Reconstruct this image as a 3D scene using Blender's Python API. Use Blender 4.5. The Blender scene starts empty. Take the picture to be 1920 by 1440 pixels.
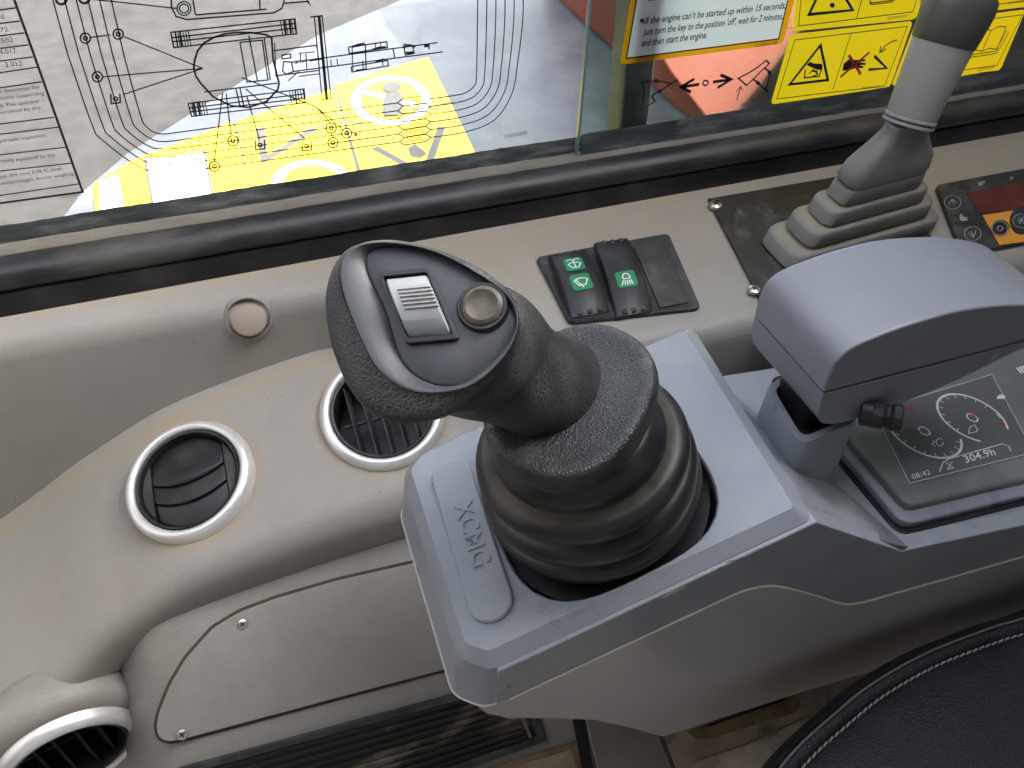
import bpy, bmesh, math, random
from mathutils import Vector, Matrix
random.seed(7)
V = Vector
scn = bpy.context.scene
COL = scn.collection
ZO = 1.9                      # camera height above the yard; all coordinates below are relative to the eye
rad = math.radians

# ------------------------------------------------------------------ camera
FPX = 1600.0
R = V((0.93632, -0.34964, 0.03294)); U = V((0.22066, 0.65820, 0.71976)); F = V((0.27348, 0.66665, -0.69374))
U = (U - R*U.dot(R)).normalized(); F = (F - R*F.dot(R) - U*F.dot(U)).normalized()
cd = bpy.data.cameras.new('camera'); cam = bpy.data.objects.new('camera', cd); COL.objects.link(cam)
cd.sensor_width = 36; cd.lens = 36*FPX/1920; cd.clip_start = 0.01; cd.clip_end = 2000
m = Matrix.Identity(4)
for i in range(3):
    m[i][0], m[i][1], m[i][2] = R[i], U[i], -F[i]
m[2][3] = ZO
cam.matrix_world = m
scn.camera = cam

# ------------------------------------------------------------------ sky, sun, exposure
SUN_EL, SUN_AZ = 32.0, 90.0     # sun stands behind the cab (+X)
w = bpy.data.worlds.new('World'); scn.world = w; w.use_nodes = True
nt = w.node_tree; bg = nt.nodes['Background']
sky = nt.nodes.new('ShaderNodeTexSky'); sky.sky_type = 'NISHITA'; sky.sun_disc = False
sky.sun_elevation = rad(SUN_EL); sky.sun_rotation = rad(SUN_AZ); sky.air_density = 1.0; sky.dust_density = 5.0; sky.ozone_density = .6
hs = nt.nodes.new('ShaderNodeHueSaturation'); hs.inputs['Saturation'].default_value = .35
nt.links.new(sky.outputs[0], hs.inputs['Color']); nt.links.new(hs.outputs[0], bg.inputs[0]); bg.inputs[1].default_value = 0.15
sd = bpy.data.lights.new('sun', 'SUN'); sd.energy = 1.5; sd.angle = rad(0.5); sd.color = (1, 0.95, 0.87)
sun = bpy.data.objects.new('sun', sd); COL.objects.link(sun); sun.location = (0, 0, 6)
sdir = V((math.sin(rad(SUN_AZ))*math.cos(rad(SUN_EL)), math.cos(rad(SUN_AZ))*math.cos(rad(SUN_EL)), math.sin(rad(SUN_EL))))
sun.rotation_euler = sdir.to_track_quat('Z', 'Y').to_euler()
vs = scn.view_settings; vs.view_transform = 'Standard'; vs.look = 'None'; vs.gamma = 1; vs.exposure = 3.4
try: vs.use_curve_mapping = False
except Exception: pass
scn.render.engine = 'CYCLES'
scn.cycles.use_denoising = True; scn.cycles.max_bounces = 8; scn.cycles.transparent_max_bounces = 16
scn.cycles.caustics_reflective = False; scn.cycles.caustics_refractive = False

# ------------------------------------------------------------------ geometry helpers
def ray(x, y): return R*((x-960)/FPX) + U*(-(y-720)/FPX) + F
def dep(x, y, t): return ray(x, y)*t
def onp(x, y, pl):
    p0, n = pl; d = ray(x, y); return d*(p0.dot(n)/d.dot(n))
def onY(x, y, Y): d = ray(x, y); return d*(Y/d.y)
def onZ(x, y, Z): d = ray(x, y); return d*(Z/d.z)
def shift(pl, h): return (pl[0]+pl[1]*h, pl[1])
WL = {}
def wl(o): return WL.get(o.name, V((0, 0, 0))) if o else V((0, 0, 0))
def setp(o, label=None, cat=None, group=None, kind=None):
    for k, v in (('label', label), ('category', cat), ('group', group), ('kind', kind)):
        if v: o[k] = v
    return o
def thing(name, label, cat, loc, group=None):
    o = bpy.data.objects.new(name, None); COL.objects.link(o); o.empty_display_size = 0.01
    loc = V(loc); o.location = loc + V((0, 0, ZO)); WL[o.name] = loc
    return setp(o, label, cat, group)
def finish(me, ang=38, smooth=True):
    bm = bmesh.new(); bm.from_mesh(me)
    bmesh.ops.recalc_face_normals(bm, faces=bm.faces)
    if smooth:
        for f in bm.faces: f.smooth = True
        for e in bm.edges:
            if len(e.link_faces) == 2 and e.calc_face_angle(0) > rad(ang): e.smooth = False
    bm.to_mesh(me); bm.free()
def mk(name, verts, faces, mat, parent=None, bevel=0, seg=2, sub=0, ang=38, label=None, solid=0):
    o0 = wl(parent)
    me = bpy.data.meshes.new(name)
    if parent is None:
        xs = [v.x for v in verts]; ys = [v.y for v in verts]; zs = [v.z for v in verts]
        o0 = V(((min(xs)+max(xs))/2, (min(ys)+max(ys))/2, min(zs)))
    me.from_pydata([tuple(V(v)-o0) for v in verts], [], faces)
    finish(me, ang)
    me.materials.append(mat)
    o = bpy.data.objects.new(name, me); COL.objects.link(o)
    if parent is None: o.location = o0 + V((0, 0, ZO))
    else: o.parent = parent
    WL[o.name] = o0
    if solid:
        md = o.modifiers.new('solid', 'SOLIDIFY'); md.thickness = solid; md.offset = 0
    if bevel:
        md = o.modifiers.new('bevel', 'BEVEL'); md.width = bevel; md.segments = seg; md.limit_method = 'ANGLE'
        md.angle_limit = rad(30); md.harden_normals = True
    if sub:
        md = o.modifiers.new('sub', 'SUBSURF'); md.levels = sub; md.render_levels = sub
    if label: o['label'] = label
    return o
def set_dust(o, fn):
    me = o.data; a = me.attributes.new('dust', 'FLOAT', 'POINT'); o0 = wl(o)
    for i, vtx in enumerate(me.vertices): a.data[i].value = fn(vtx.co+o0)
def inst(name, src, pos, ex, ey, ez, parent):
    """another object sharing src's mesh, placed by an origin and three axes"""
    o = bpy.data.objects.new(name, src); COL.objects.link(o); o.parent = parent
    p = V(pos) - wl(parent)
    mm = Matrix.Identity(4)
    for i in range(3):
        mm[i][0], mm[i][1], mm[i][2], mm[i][3] = ex[i], ey[i], ez[i], p[i]
    o.matrix_local = mm; WL[o.name] = V(pos)
    return o
def unit_mesh(name, verts, faces, mat, ang=38):
    me = bpy.data.meshes.new(name); me.from_pydata([tuple(v) for v in verts], [], faces); finish(me, ang); me.materials.append(mat); return me
def frame(n, xd):
    n = V(n).normalized(); e1 = (V(xd) - n*V(xd).dot(n)).normalized(); return e1, n.cross(e1), n
def prism_geo(pts, n, h0, h1):
    n = V(n); k = len(pts)
    vs_ = [p + n*h0 for p in pts] + [p + n*h1 for p in pts]
    fs = [tuple(range(k))[::-1], tuple(range(k, 2*k))] + [(i, (i+1) % k, k+(i+1) % k, k+i) for i in range(k)]
    return vs_, fs
def prism(name, pts, n, h0, h1, mat, parent=None, **kw):
    vs_, fs = prism_geo(pts, n, h0, h1); return mk(name, vs_, fs, mat, parent, **kw)
def box_geo(c, e1, e2, e3, a, b, d):
    vs_ = [c + e1*(a*i) + e2*(b*j) + e3*(d*k) for k in (-.5, .5) for j in (-.5, .5) for i in (-.5, .5)]
    return vs_, [(0, 2, 3, 1), (4, 5, 7, 6), (0, 1, 5, 4), (2, 6, 7, 3), (0, 4, 6, 2), (1, 3, 7, 5)]
def join(*gs):
    vs_, fs = [], []
    for v, f in gs:
        k = len(vs_); vs_ += v; fs += [tuple(i+k for i in q) for q in f]
    return vs_, fs
def loft_geo(rings, closed=True, cap0=False, cap1=False):
    n = len(rings[0]); vs_ = [p for r in rings for p in r]; fs = []
    for i in range(len(rings)-1):
        for j in range(n if closed else n-1):
            a = i*n+j; b = i*n+(j+1) % n; fs.append((a, b, b+n, a+n))
    if cap0: fs.append(tuple(range(n))[::-1])
    if cap1: fs.append(tuple(range((len(rings)-1)*n, len(rings)*n)))
    return vs_, fs
def lathe_geo(prof, o, n, xd=(1, 0, 0), seg=48, sq=None):
    e1, e2, n = frame(n, xd); rings = []
    for r, h in prof:
        rings.append([o + n*h + (e1*math.cos(a)+e2*math.sin(a))*r for a in (2*math.pi*i/seg for i in range(seg))])
    return loft_geo(rings, True, prof[0][0] < .003, prof[-1][0] < .003)
def lathe(name, prof, o, n, mat, parent, seg=48, xd=(1, 0, 0), **kw):
    v, f = lathe_geo(prof, V(o), n, xd, seg); return mk(name, v, f, mat, parent, **kw)
def tube_geo(path, r, seg=10, caps=True):
    rings = []; up = V((0.13, 0.41, 0.9))
    for i, p in enumerate(path):
        t = (path[min(i+1, len(path)-1)] - path[max(i-1, 0)]).normalized()
        a = t.cross(up).normalized(); b = t.cross(a)
        rr = r[i] if isinstance(r, (list, tuple)) else r
        rings.append([p + (a*math.cos(q)+b*math.sin(q))*rr for q in (2*math.pi*k/seg for k in range(seg))])
    return loft_geo(rings, True, caps, caps)
def tube(name, path, r, mat, parent, seg=10, **kw):
    v, f = tube_geo(path, r, seg); return mk(name, v, f, mat, parent, **kw)
def catmull(pts, n=8, closed=False):
    out = []; k = len(pts)
    for i in range(k if closed else k-1):
        if closed: a, b, c, d = pts[i-1], pts[i], pts[(i+1) % k], pts[(i+2) % k]
        else: a, b, c, d = pts[max(i-1, 0)], pts[i], pts[i+1], pts[min(i+2, k-1)]
        for j in range(n):
            t = j/n
            out.append(b*1.0 + (c-a)*(0.5*t) + (a*2-b*5+c*4-d)*(0.5*t*t) + (b*3-a-c*3+d)*(0.5*t**3))
    if not closed: out.append(pts[-1].copy())
    return out
def fillet(pts, radii, seg=5, closed=False):
    """round the corners of a polyline of vectors"""
    out = []; k = len(pts)
    for i in range(k):
        r = radii if not isinstance(radii, (list, tuple)) else radii[i]
        if (not closed and i in (0, k-1)) or r <= 0: out.append(pts[i]); continue
        p, a, b = pts[i], pts[i-1], pts[(i+1) % k]
        u, v = (a-p), (b-p); lu, lv = u.length, v.length; u.normalize(); v.normalize()
        d = min(r, lu*.49, lv*.49); A, B = p+u*d, p+v*d
        for j in range(seg+1):
            t = j/seg; out.append(A*(1-t)**2 + p*(2*t*(1-t)) + B*t*t)
    return out
def ribbon_geo(P, w_, n, closed=False):
    n = V(n); k = len(P); L = []; Rr = []
    for i in range(k):
        a = P[i-1] if (closed or i > 0) else P[i]; b = P[(i+1) % k] if (closed or i < k-1) else P[i]
        t1 = (P[i]-a); t2 = (b-P[i])
        if t1.length < 1e-9: t1 = t2
        if t2.length < 1e-9: t2 = t1
        t1 = t1.normalized(); t2 = t2.normalized(); t = (t1+t2)
        t = t.normalized() if t.length > 1e-6 else t1
        s = n.cross(t); c = max(0.5, n.cross(t1).dot(s)); s = s*(w_/2/c)
        L.append(P[i]+s); Rr.append(P[i]-s)
    vs_ = L+Rr; fs = [(i, i+1, k+i+1, k+i) for i in range(k-1)]
    if closed: fs.append((k-1, 0, k, 2*k-1))
    return vs_, fs
def lines(name, polys, pl, w_, mat, parent, closed=False, lift=0.0):
    pp = shift(pl, lift); g = []
    for q in polys:
        c = closed
        g.append(ribbon_geo([onp(x, y, pp) for x, y in q], w_, pl[1], c))
    v, f = join(*g); return mk(name, v, f, mat, parent)
def sheet(name, poly, pl, mat_, parent, lift=0.0, r=0):
    P = [onp(x, y, shift(pl, lift)) for x, y in poly]
    if r: P = fillet(P, r, 5, True)
    return mk(name, P, [tuple(range(len(P)))], mat_, parent)
def patch(name, poly, pl, mat, parent, th=0.0003, lift=0.0, r=0, bevel=0, **kw):
    P = [onp(x, y, shift(pl, lift)) for x, y in poly]
    if r: P = fillet(P, r, 5, True)
    return prism(name, P, pl[1], 0, th, mat, parent, bevel=bevel, **kw)
def circ(cx, cy, r, n=20, ry=None, a0=0, a1=360):
    ry = ry or r; k = n if a1-a0 >= 360 else n+1
    return [(cx+r*math.cos(rad(a0+(a1-a0)*i/n)), cy+ry*math.sin(rad(a0+(a1-a0)*i/n))) for i in range(k)]
def font_mesh(s, ext=0.0, res=2, off=0.0):
    c = bpy.data.curves.new('t', 'FONT'); c.body = s; c.resolution_u = res; c.extrude = ext; c.offset = off
    o = bpy.data.objects.new('t', c); COL.objects.link(o)
    dg = bpy.context.evaluated_depsgraph_get(); dg.update()
    me = bpy.data.meshes.new_from_object(o.evaluated_get(dg))
    vs_ = [v.co.copy() for v in me.vertices]; fs = [tuple(p.vertices) for p in me.polygons]
    bpy.data.objects.remove(o); bpy.data.curves.remove(c); bpy.data.meshes.remove(me)
    return vs_, fs
def text(name, s, p0, p1, hpx, pl, mat, parent, lift=0.0, lean=0.12, ext=0.0, bold=0):
    """lettering whose baseline runs from pixel p0 to pixel p1 on a plane"""
    vs_, fs = font_mesh(s, 1.0 if ext else 0.0, 2, .012 if bold else 0)
    pp = shift(pl, lift); A = onp(*p0, pp); B = onp(*p1, pp); H = onp(p0[0]+lean*hpx, p0[1]-hpx, pp) - A
    x0 = min(v.x for v in vs_); x1 = max(v.x for v in vs_)
    out = [A + (B-A)*((v.x-x0)/(x1-x0)) + H*(v.y/0.69) + pl[1]*(v.z*ext) for v in vs_]
    return mk(name, out, fs, mat, parent)

# ------------------------------------------------------------------ materials
def newmat(name):
    mt = bpy.data.materials.new(name); mt.use_nodes = True; t = mt.node_tree
    return mt, t, t.nodes['Principled BSDF']
def nd(t, k, **kw):
    n = t.nodes.new(k)
    for a, v in kw.items():
        if a in n.inputs: n.inputs[a].default_value = v
        else: setattr(n, a, v)
    return n
def rgb(c): return (c[0], c[1], c[2], 1)
def noise(t, vec, scale, detail=4, rough=.55):
    n = nd(t, 'ShaderNodeTexNoise'); n.inputs['Scale'].default_value = scale; n.inputs['Detail'].default_value = detail
    n.inputs['Roughness'].default_value = rough; t.links.new(vec, n.inputs['Vector']); return n.outputs['Fac']
def ramp(t, src, a, b, lo=0., hi=1.):
    n = nd(t, 'ShaderNodeMapRange'); n.inputs[1].default_value = a; n.inputs[2].default_value = b
    n.inputs[3].default_value = lo; n.inputs[4].default_value = hi; t.links.new(src, n.inputs[0]); return n.outputs[0]
def mixc(t, fac, a, b):
    n = nd(t, 'ShaderNodeMix'); n.data_type = 'RGBA'
    for s, i in ((fac, 0), (a, 6), (b, 7)):
        if isinstance(s, (tuple, list)): n.inputs[i].default_value = rgb(s)
        elif isinstance(s, (int, float)): n.inputs[i].default_value = s
        else: t.links.new(s, n.inputs[i])
    return n.outputs[2]
def math_(t, op, a, b):
    n = nd(t, 'ShaderNodeMath'); n.operation = op
    for s, i in ((a, 0), (b, 1)):
        if isinstance(s, (int, float)): n.inputs[i].default_value = s
        else: t.links.new(s, n.inputs[i])
    return n.outputs[0]
def mat(name, col, rough=.5, var=.12, vscale=18, dust=None, damt=.3, dscale=30, dlo=.5, dhi=.75, bump=.1, bscale=900, metal=0, spec=.5,
        specks=0, grain=None, coat=0, stretch=None, crack=None, dust2=None, attr=None, rv=.08):
    """worn surface: base tone with blotches, dust patches, specks and fine relief"""
    mt, t, b = newmat(name)
    tc = nd(t, 'ShaderNodeTexCoord').outputs['Object']; vec = tc
    if stretch:
        mp = nd(t, 'ShaderNodeMapping'); mp.inputs['Scale'].default_value = stretch; t.links.new(tc, mp.inputs[0]); vec = mp.outputs[0]
    n1 = noise(t, vec, vscale, 6, .6)
    c = mixc(t, ramp(t, n1, .3, .7), tuple(x*(1-var) for x in col), tuple(min(1, x*(1+var)) for x in col))
    rfac = ramp(t, n1, .25, .75, max(.02, rough-rv), min(1, rough+rv))
    if dust:
        n2 = noise(t, vec, dscale, 8, .65)
        d = math_(t, 'MULTIPLY', ramp(t, n2, dlo, dhi), damt)
        c = mixc(t, d, c, dust)
        rfac = math_(t, 'ADD', rfac, math_(t, 'MULTIPLY', d, .35))
    if dust2:
        n3 = noise(t, tc, dust2[1], 10, .7)
        c = mixc(t, math_(t, 'MULTIPLY', ramp(t, n3, dust2[2], dust2[3]), dust2[4]), c, dust2[0])
    if attr:
        at_ = nd(t, 'ShaderNodeAttribute'); at_.attribute_name = 'dust'
        am = math_(t, 'MULTIPLY', at_.outputs['Fac'], ramp(t, noise(t, tc, 70, 8, .7), .32, .62, .15, 1))
        c = mixc(t, am, c, attr); rfac = math_(t, 'ADD', rfac, math_(t, 'MULTIPLY', am, .3))
    if specks:
        vo = nd(t, 'ShaderNodeTexVoronoi'); vo.inputs['Scale'].default_value = 160; t.links.new(tc, vo.inputs['Vector'])
        s1 = ramp(t, vo.outputs['Distance'], .05, .16, 1, 0)
        s2 = ramp(t, noise(t, tc, 60, 2), .58, .66)
        c = mixc(t, math_(t, 'MULTIPLY', math_(t, 'MULTIPLY', s1, s2), specks), c, (.06, .05, .04))
    hgt = noise(t, tc, bscale, 3, .6)
    if grain:
        vo = nd(t, 'ShaderNodeTexVoronoi'); vo.feature = 'DISTANCE_TO_EDGE'; vo.inputs['Scale'].default_value = grain[0]
        wv = nd(t, 'ShaderNodeVectorMath'); wv.operation = 'ADD'
        nn = nd(t, 'ShaderNodeTexNoise'); nn.inputs['Scale'].default_value = grain[0]*.6; t.links.new(tc, nn.inputs['Vector'])
        sc = nd(t, 'ShaderNodeVectorMath'); sc.operation = 'SCALE'; sc.inputs['Scale'].default_value = 1.1/grain[0]
        t.links.new(nn.outputs['Color'], sc.inputs[0]); t.links.new(tc, wv.inputs[0]); t.links.new(sc.outputs[0], wv.inputs[1])
        t.links.new(wv.outputs[0], vo.inputs['Vector'])
        gh = ramp(t, vo.outputs['Distance'], 0, grain[1])
        hgt = math_(t, 'ADD', math_(t, 'MULTIPLY', hgt, .25), gh)
        if crack:
            cm = math_(t, 'MULTIPLY', ramp(t, vo.outputs['Distance'], 0, crack[1], 1, 0), ramp(t, noise(t, tc, crack[2], 5), crack[3], crack[4]))
            c = mixc(t, math_(t, 'MULTIPLY', cm, crack[5]), c, crack[0])
    bp = nd(t, 'ShaderNodeBump'); bp.inputs['Strength'].default_value = bump; bp.inputs['Distance'].default_value = .0006
    t.links.new(hgt, bp.inputs['Height']); t.links.new(bp.outputs[0], b.inputs['Normal'])
    t.links.new(c, b.inputs['Base Color']); t.links.new(rfac, b.inputs['Roughness'])
    b.inputs['Metallic'].default_value = metal; b.inputs['Specular IOR Level'].default_value = spec
    if coat: b.inputs['Coat Weight'].default_value = coat; b.inputs['Coat Roughness'].default_value = .25
    return mt
DUST = (.36, .30, .21)
M = {}
M['beige'] = mat('beige_plastic', (.335, .316, .284), .42, .08, 9, (.36, .315, .24), .4, 11, .45, .85, .7, 600, specks=.5, dust2=((.155, .142, .130), 4.5, .44, .74, .55), attr=(.38, .295, .19), rv=.12)
M['beige_low'] = mat('beige_lower_plastic', (.315, .295, .266), .42, .07, 8, (.33, .275, .20), .4, 10, .45, .85, .7, 600, specks=.5, dust2=((.155, .142, .130), 5, .44, .74, .5), attr=(.20, .155, .11), rv=.12)
M['tan'] = mat('tan_dust', (.42, .29, .15), .9, .3, 60, bump=.3)
M['blue'] = mat('blue_grey_plastic', (.262, .282, .318), .30, .05, 20, (.40, .41, .41), .4, 26, .42, .9, .3, 1100, rv=.09, dust2=((.45, .45, .44), 90, .66, .78, .35))
M['blue_worn'] = mat('blue_grey_plastic_worn', (.262, .282, .318), .32, .06, 20, (.42, .41, .38), .5, 40, .45, .85, .3, 1100, rv=.09, dust2=((.5, .48, .44), 60, .62, .74, .5))
M['blue_scuffed'] = mat('blue_grey_plastic_scuffed', (.25, .268, .30), .40, .08, 25, (.46, .45, .42), .85, 30, .42, .72, .15, 1200, dust2=((.55, .53, .49), 80, .58, .72, .7))
M['arm'] = mat('armrest_plastic', (.238, .246, .276), .22, .02, 10, (.3, .3, .31), .25, 20, .45, .9, .05, 2000, rv=.02)
M['hull'] = mat('grey_lower_plastic', (.46, .44, .445), .24, .03, 12, bump=.08, bscale=1500, rv=.02)
M['seam'] = mat('pale_seam', (.55, .52, .46), .6, .1, 60)
M['black'] = mat('black_plastic', (.014, .014, .016), .45, .2, 40, (.10, .095, .085), .3, 60, .5, .75, .1, 1200)
M['black_dusty'] = mat('dusty_black_plastic', (.024, .024, .025), .5, .25, 40, (.16, .15, .13), .45, 50, .48, .72, .2, 900)
M['rubber'] = mat('boot_rubber', (.011, .011, .012), .38, .15, 30, (.09, .083, .068), .25, 30, .45, .9, .15, 900, attr=(.20, .175, .13), dust2=((.26, .24, .2), 120, .68, .76, .5))
M['leather'] = mat('worn_grip_leather', (.021, .021, .023), .42, .2, 30, (.12, .112, .098), .3, 26, .45, .9, .45, 900, grain=(520, .28), crack=((.27, .25, .21), .14, 26, .52, .72, .5), dust2=((.30, .28, .24), 150, .66, .76, .35), rv=.12)
M['grip'] = mat('grip_plastic', (.022, .022, .024), .45, .2, 30, (.11, .10, .085), .5, 45, .48, .72, .25, 900)
M['grip_worn'] = mat('grip_worn_rim', (.062, .065, .071), .45, .12, 30, (.16, .15, .14), .3, 60, .5, .75, .1, 900)
M['plate'] = mat('grip_face', (.045, .049, .056), .45, .15, 40, (.12, .12, .12), .4, 60, .5, .75, .1, 900)
M['rocker'] = mat('rocker_grey', (.34, .355, .365), .6, .08, 60, (.33, .27, .21), .5, 90, .5, .72, .08, 1200, spec=.25)
M['button'] = mat('bronze_button', (.055, .046, .034), .4, .3, 120, (.20, .165, .115), .6, 110, .4, .75, .1, 900)
M['silver'] = mat('silver_paint', (.82, .815, .80), .34, .03, 12, bump=.05, bscale=1800, metal=.55, rv=.04)
M['seal'] = mat('seal_rubber', (.019, .0185, .020), .40, .25, 30, (.13, .122, .105), .6, 24, .46, .72, .5, 500, stretch=(.35, 1, 1))
M['strip'] = mat('black_trim', (.012, .011, .013), .4, .2, 30, (.10, .09, .08), .35, 30, .5, .75, .2, 700)
M['channel'] = mat('dusty_channel', (.16, .148, .125), .85, .2, 50, (.30, .27, .21), .6, 80, .38, .85, .4, 500, stretch=(.3, 1, 1))
M['glassdirt'] = mat('glass_edge_grime', (.075, .088, .092), .5, .35, 50, (.36, .37, .35), .8, 55, .48, .72, .3, 500, stretch=(.35, 1, 1.6), dust2=((.03, .03, .03), 40, .55, .7, .6))
M['lever'] = mat('lever_grey', (.33, .322, .315), .5, .06, 30, (.33, .28, .20), .3, 30, .52, .75, .2, 900)
M['lever_boot'] = mat('lever_boot_grey', (.19, .186, .178), .55, .08, 30, (.30, .26, .20), .3, 28, .45, .85, .2, 900, attr=(.42, .33, .20))
M['lever_cap'] = mat('lever_cap_olive', (.075, .074, .062), .42, .1, 30, (.20, .19, .16), .3, 40, .5, .75, .2, 900)
M['plate_black'] = mat('scuffed_black_plate', (.018, .016, .014), .5, .3, 40, (.16, .145, .12), .55, 35, .52, .7, .2, 900, dust2=((.3, .28, .25), 70, .66, .74, .6))
M['screw'] = mat('screw_steel', (.6, .58, .55), .3, .1, 100, metal=.9)
M['screen'] = mat('monitor_glass', (.135, .136, .144), .25, .06, 12, bump=.02, bscale=1500, rv=.03)
M['bezel'] = mat('monitor_bezel', (.16, .162, .162), .35, .08, 20, (.26, .25, .22), .6, 26, .48, .72, .05, 1500)
M['white'] = mat('white_print', (.78, .79, .80), .5, .04, 40)
M['lcd_white'] = mat('lcd_pale_print', (.74, .74, .76), .4, .1, 120)
M['lcd_red'] = mat('lcd_red_print', (.36, .05, .04), .4, .2, 60)
M['lcd_green'] = mat('lcd_green_print', (.40, .42, .08), .4, .2, 60)
M['ink'] = mat('black_ink', (.012, .012, .013), .5, .1, 40)
M['ink_red'] = mat('red_ink', (.62, .035, .02), .5, .1, 40)
M['ink_grey'] = mat('washed_grey_ink', (.11, .10, .09), .5, .1, 40)  # grey print, lightened to put sun washout into the deck figures' colour
M['yellow'] = mat('yellow_label', (.80, .55, .012), .4, .05, 20)
M['amber'] = mat('amber_label', (.78, .40, .02), .4, .05, 20)
M['paper'] = mat('white_label', (.74, .75, .78), .45, .03, 20)
M['green'] = mat('switch_green', (.012, .23, .085), .35, .08, 60)
M['orange'] = mat('orange_keypad', (.72, .30, .035), .4, .06, 40)
M['reddisp'] = mat('red_display', (.12, .03, .024), .25, .15, 40)
M['seat'] = mat('seat_leather', (.0075, .0075, .010), .5, .25, 25, (.035, .035, .035), .4, 30, .4, .85, .45, 700, grain=(330, .35), spec=.25)
M['cord'] = mat('grey_cord', (.10, .098, .09), .5, .3, 200)  # piping cord; the pale tone puts an edge highlight into its colour
M['thread'] = mat('grey_thread', (.24, .23, .21), .8, .3, 300)
M['floor'] = mat('muddy_floor', (.32, .265, .195), .7, .3, 25, (.48, .41, .31), .7, 40, .45, .75, .5, 400, specks=.9, dust2=((.07, .055, .04), 30, .55, .7, .7))
M['floor_grey'] = mat('muddy_grey_cover', (.24, .218, .195), .7, .2, 20, (.30, .26, .19), .5, 26, .48, .72, .4, 500, specks=.6)
M['mat'] = mat('brown_floor_mat', (.20, .14, .075), .85, .35, 30, (.28, .22, .13), .6, 60, .45, .7, .6, 400)
M['grille'] = mat('dirty_grille', (.02, .018, .016), .6, .3, 30, (.34, .28, .20), .8, 22, .52, .68, .3, 500, stretch=(.5, 1.5, 1.5))
M['post'] = mat('black_post', (.012, .014, .013), .5, .2, 30, (.08, .09, .08), .4, 40, .5, .75, .1, 900)
M['hood'] = mat('grey_painted_steel', (.105, .111, .126), .45, .05, 6, (.34, .33, .30), .4, 8, .45, .75, .05, 300)
M['redsteel'] = mat('red_painted_steel', (.155, .028, .015), .65, .12, 6, (.22, .06, .04), .4, 7, .5, .75, .05, 300, spec=.05)
M['yard'] = mat('dusty_concrete', (.034, .030, .027), .9, .4, 7, (.052, .046, .041), .8, 14, .45, .7, .4, 60)
M['roof'] = mat('roof_lining', (.40, .39, .37), .8, .05, 6)
M['lining'] = mat('bounce_wall_beige', (.38, .365, .35), .7, .1, 6)  # tone of the added left wall, set for its bounce light
M['lining_dark'] = mat('shade_wall_dark', (.10, .095, .09), .7, .1, 6)  # dark tone keeps the added front and rear walls from bouncing light
M['plug'] = mat('dusty_plug', (.33, .285, .235), .5, .08, 40, (.42, .32, .2), .4, 60, .4, .8, .3, 700)
M['gap'] = mat('dirty_gap', (.075, .055, .038), .9, .3, 50)
M['dust'] = mat('light_dust_clump', (.42, .40, .36), .95, .3, 80)
def glass(name, tint, dirt, amt):
    mt, t, b = newmat(name)
    out = t.nodes['Material Output']
    tr = nd(t, 'ShaderNodeBsdfTransparent'); tr.inputs[0].default_value = rgb(tint)
    gl = nd(t, 'ShaderNodeBsdfGlossy'); gl.inputs['Roughness'].default_value = .03
    fr = nd(t, 'ShaderNodeFresnel'); fr.inputs['IOR'].default_value = 1.45
    mx = nd(t, 'ShaderNodeMixShader'); t.links.new(fr.outputs[0], mx.inputs[0]); t.links.new(tr.outputs[0], mx.inputs[1]); t.links.new(gl.outputs[0], mx.inputs[2])
    df = nd(t, 'ShaderNodeBsdfDiffuse'); df.inputs[0].default_value = rgb(dirt)
    m2 = nd(t, 'ShaderNodeMixShader'); tc = nd(t, 'ShaderNodeTexCoord').outputs['Object']
    t.links.new(math_(t, 'ADD', ramp(t, noise(t, tc, 30, 8, .7), .5, .8, 0, amt), amt*.6), m2.inputs[0])
    t.links.new(mx.outputs[0], m2.inputs[1]); t.links.new(df.outputs[0], m2.inputs[2])
    t.links.new(m2.outputs[0], out.inputs[0]); return mt
def film(name, col, tr=.88):
    mt, t, b = newmat(name); out = t.nodes['Material Output']
    b.inputs['Base Color'].default_value = rgb(col); b.inputs['Roughness'].default_value = .35
    tl = nd(t, 'ShaderNodeBsdfTranslucent'); tl.inputs[0].default_value = rgb(col)
    mx = nd(t, 'ShaderNodeMixShader'); mx.inputs[0].default_value = tr
    t.links.new(b.outputs[0], mx.inputs[1]); t.links.new(tl.outputs[0], mx.inputs[2]); t.links.new(mx.outputs[0], out.inputs[0]); return mt
M['yellow_film'] = film('yellow_vinyl', (.97, .68, .015)); M['amber_film'] = film('amber_vinyl', (.95, .43, .01), .7); M['paper_film'] = film('white_vinyl', (.92, .92, .95), .6)
M['glass'] = glass('clear_dusty_glass', (.93, .95, .95), (.55, .55, .56), .17)
M['glass_green'] = glass('green_tinted_glass', (.84, .93, .89), (.5, .55, .53), .06)
M['glass_edge'] = mat('glass_cut_edge', (.20, .27, .26), .3, .1, 40)

# ================================================================== SETTING
# cab roof (out of frame; it shades the inside of the cab from the sun)
HX0, HX1, HY0, HY1 = -.75, .95, .10, .735      # open hatch added to the roof, sized to let sky light onto the console
gs = []
for (xa, xb, ya, yb) in ((-.95, HX0, -.78, .74), (HX1, 1.15, -.78, .74), (HX0, HX1, -.78, HY0), (HX0, HX1, HY1, .74)):
    gs.append(box_geo(V(((xa+xb)/2, (ya+yb)/2, .52)), V((1, 0, 0)), V((0, 1, 0)), V((0, 0, 1)), xb-xa, yb-ya, .04))
v, f = join(*gs)
setp(mk('cab_roof', v, f, M['roof']), kind='structure')
v, f = box_geo(V((.12, -.76, -.35)), V((1, 0, 0)), V((0, 1, 0)), V((0, 0, 1)), 2.0, .03, 1.7)
setp(mk('left_shade_wall', v, f, M['lining']), kind='structure')  # unseen wall added to cut light from the door side and bounce some back
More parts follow.
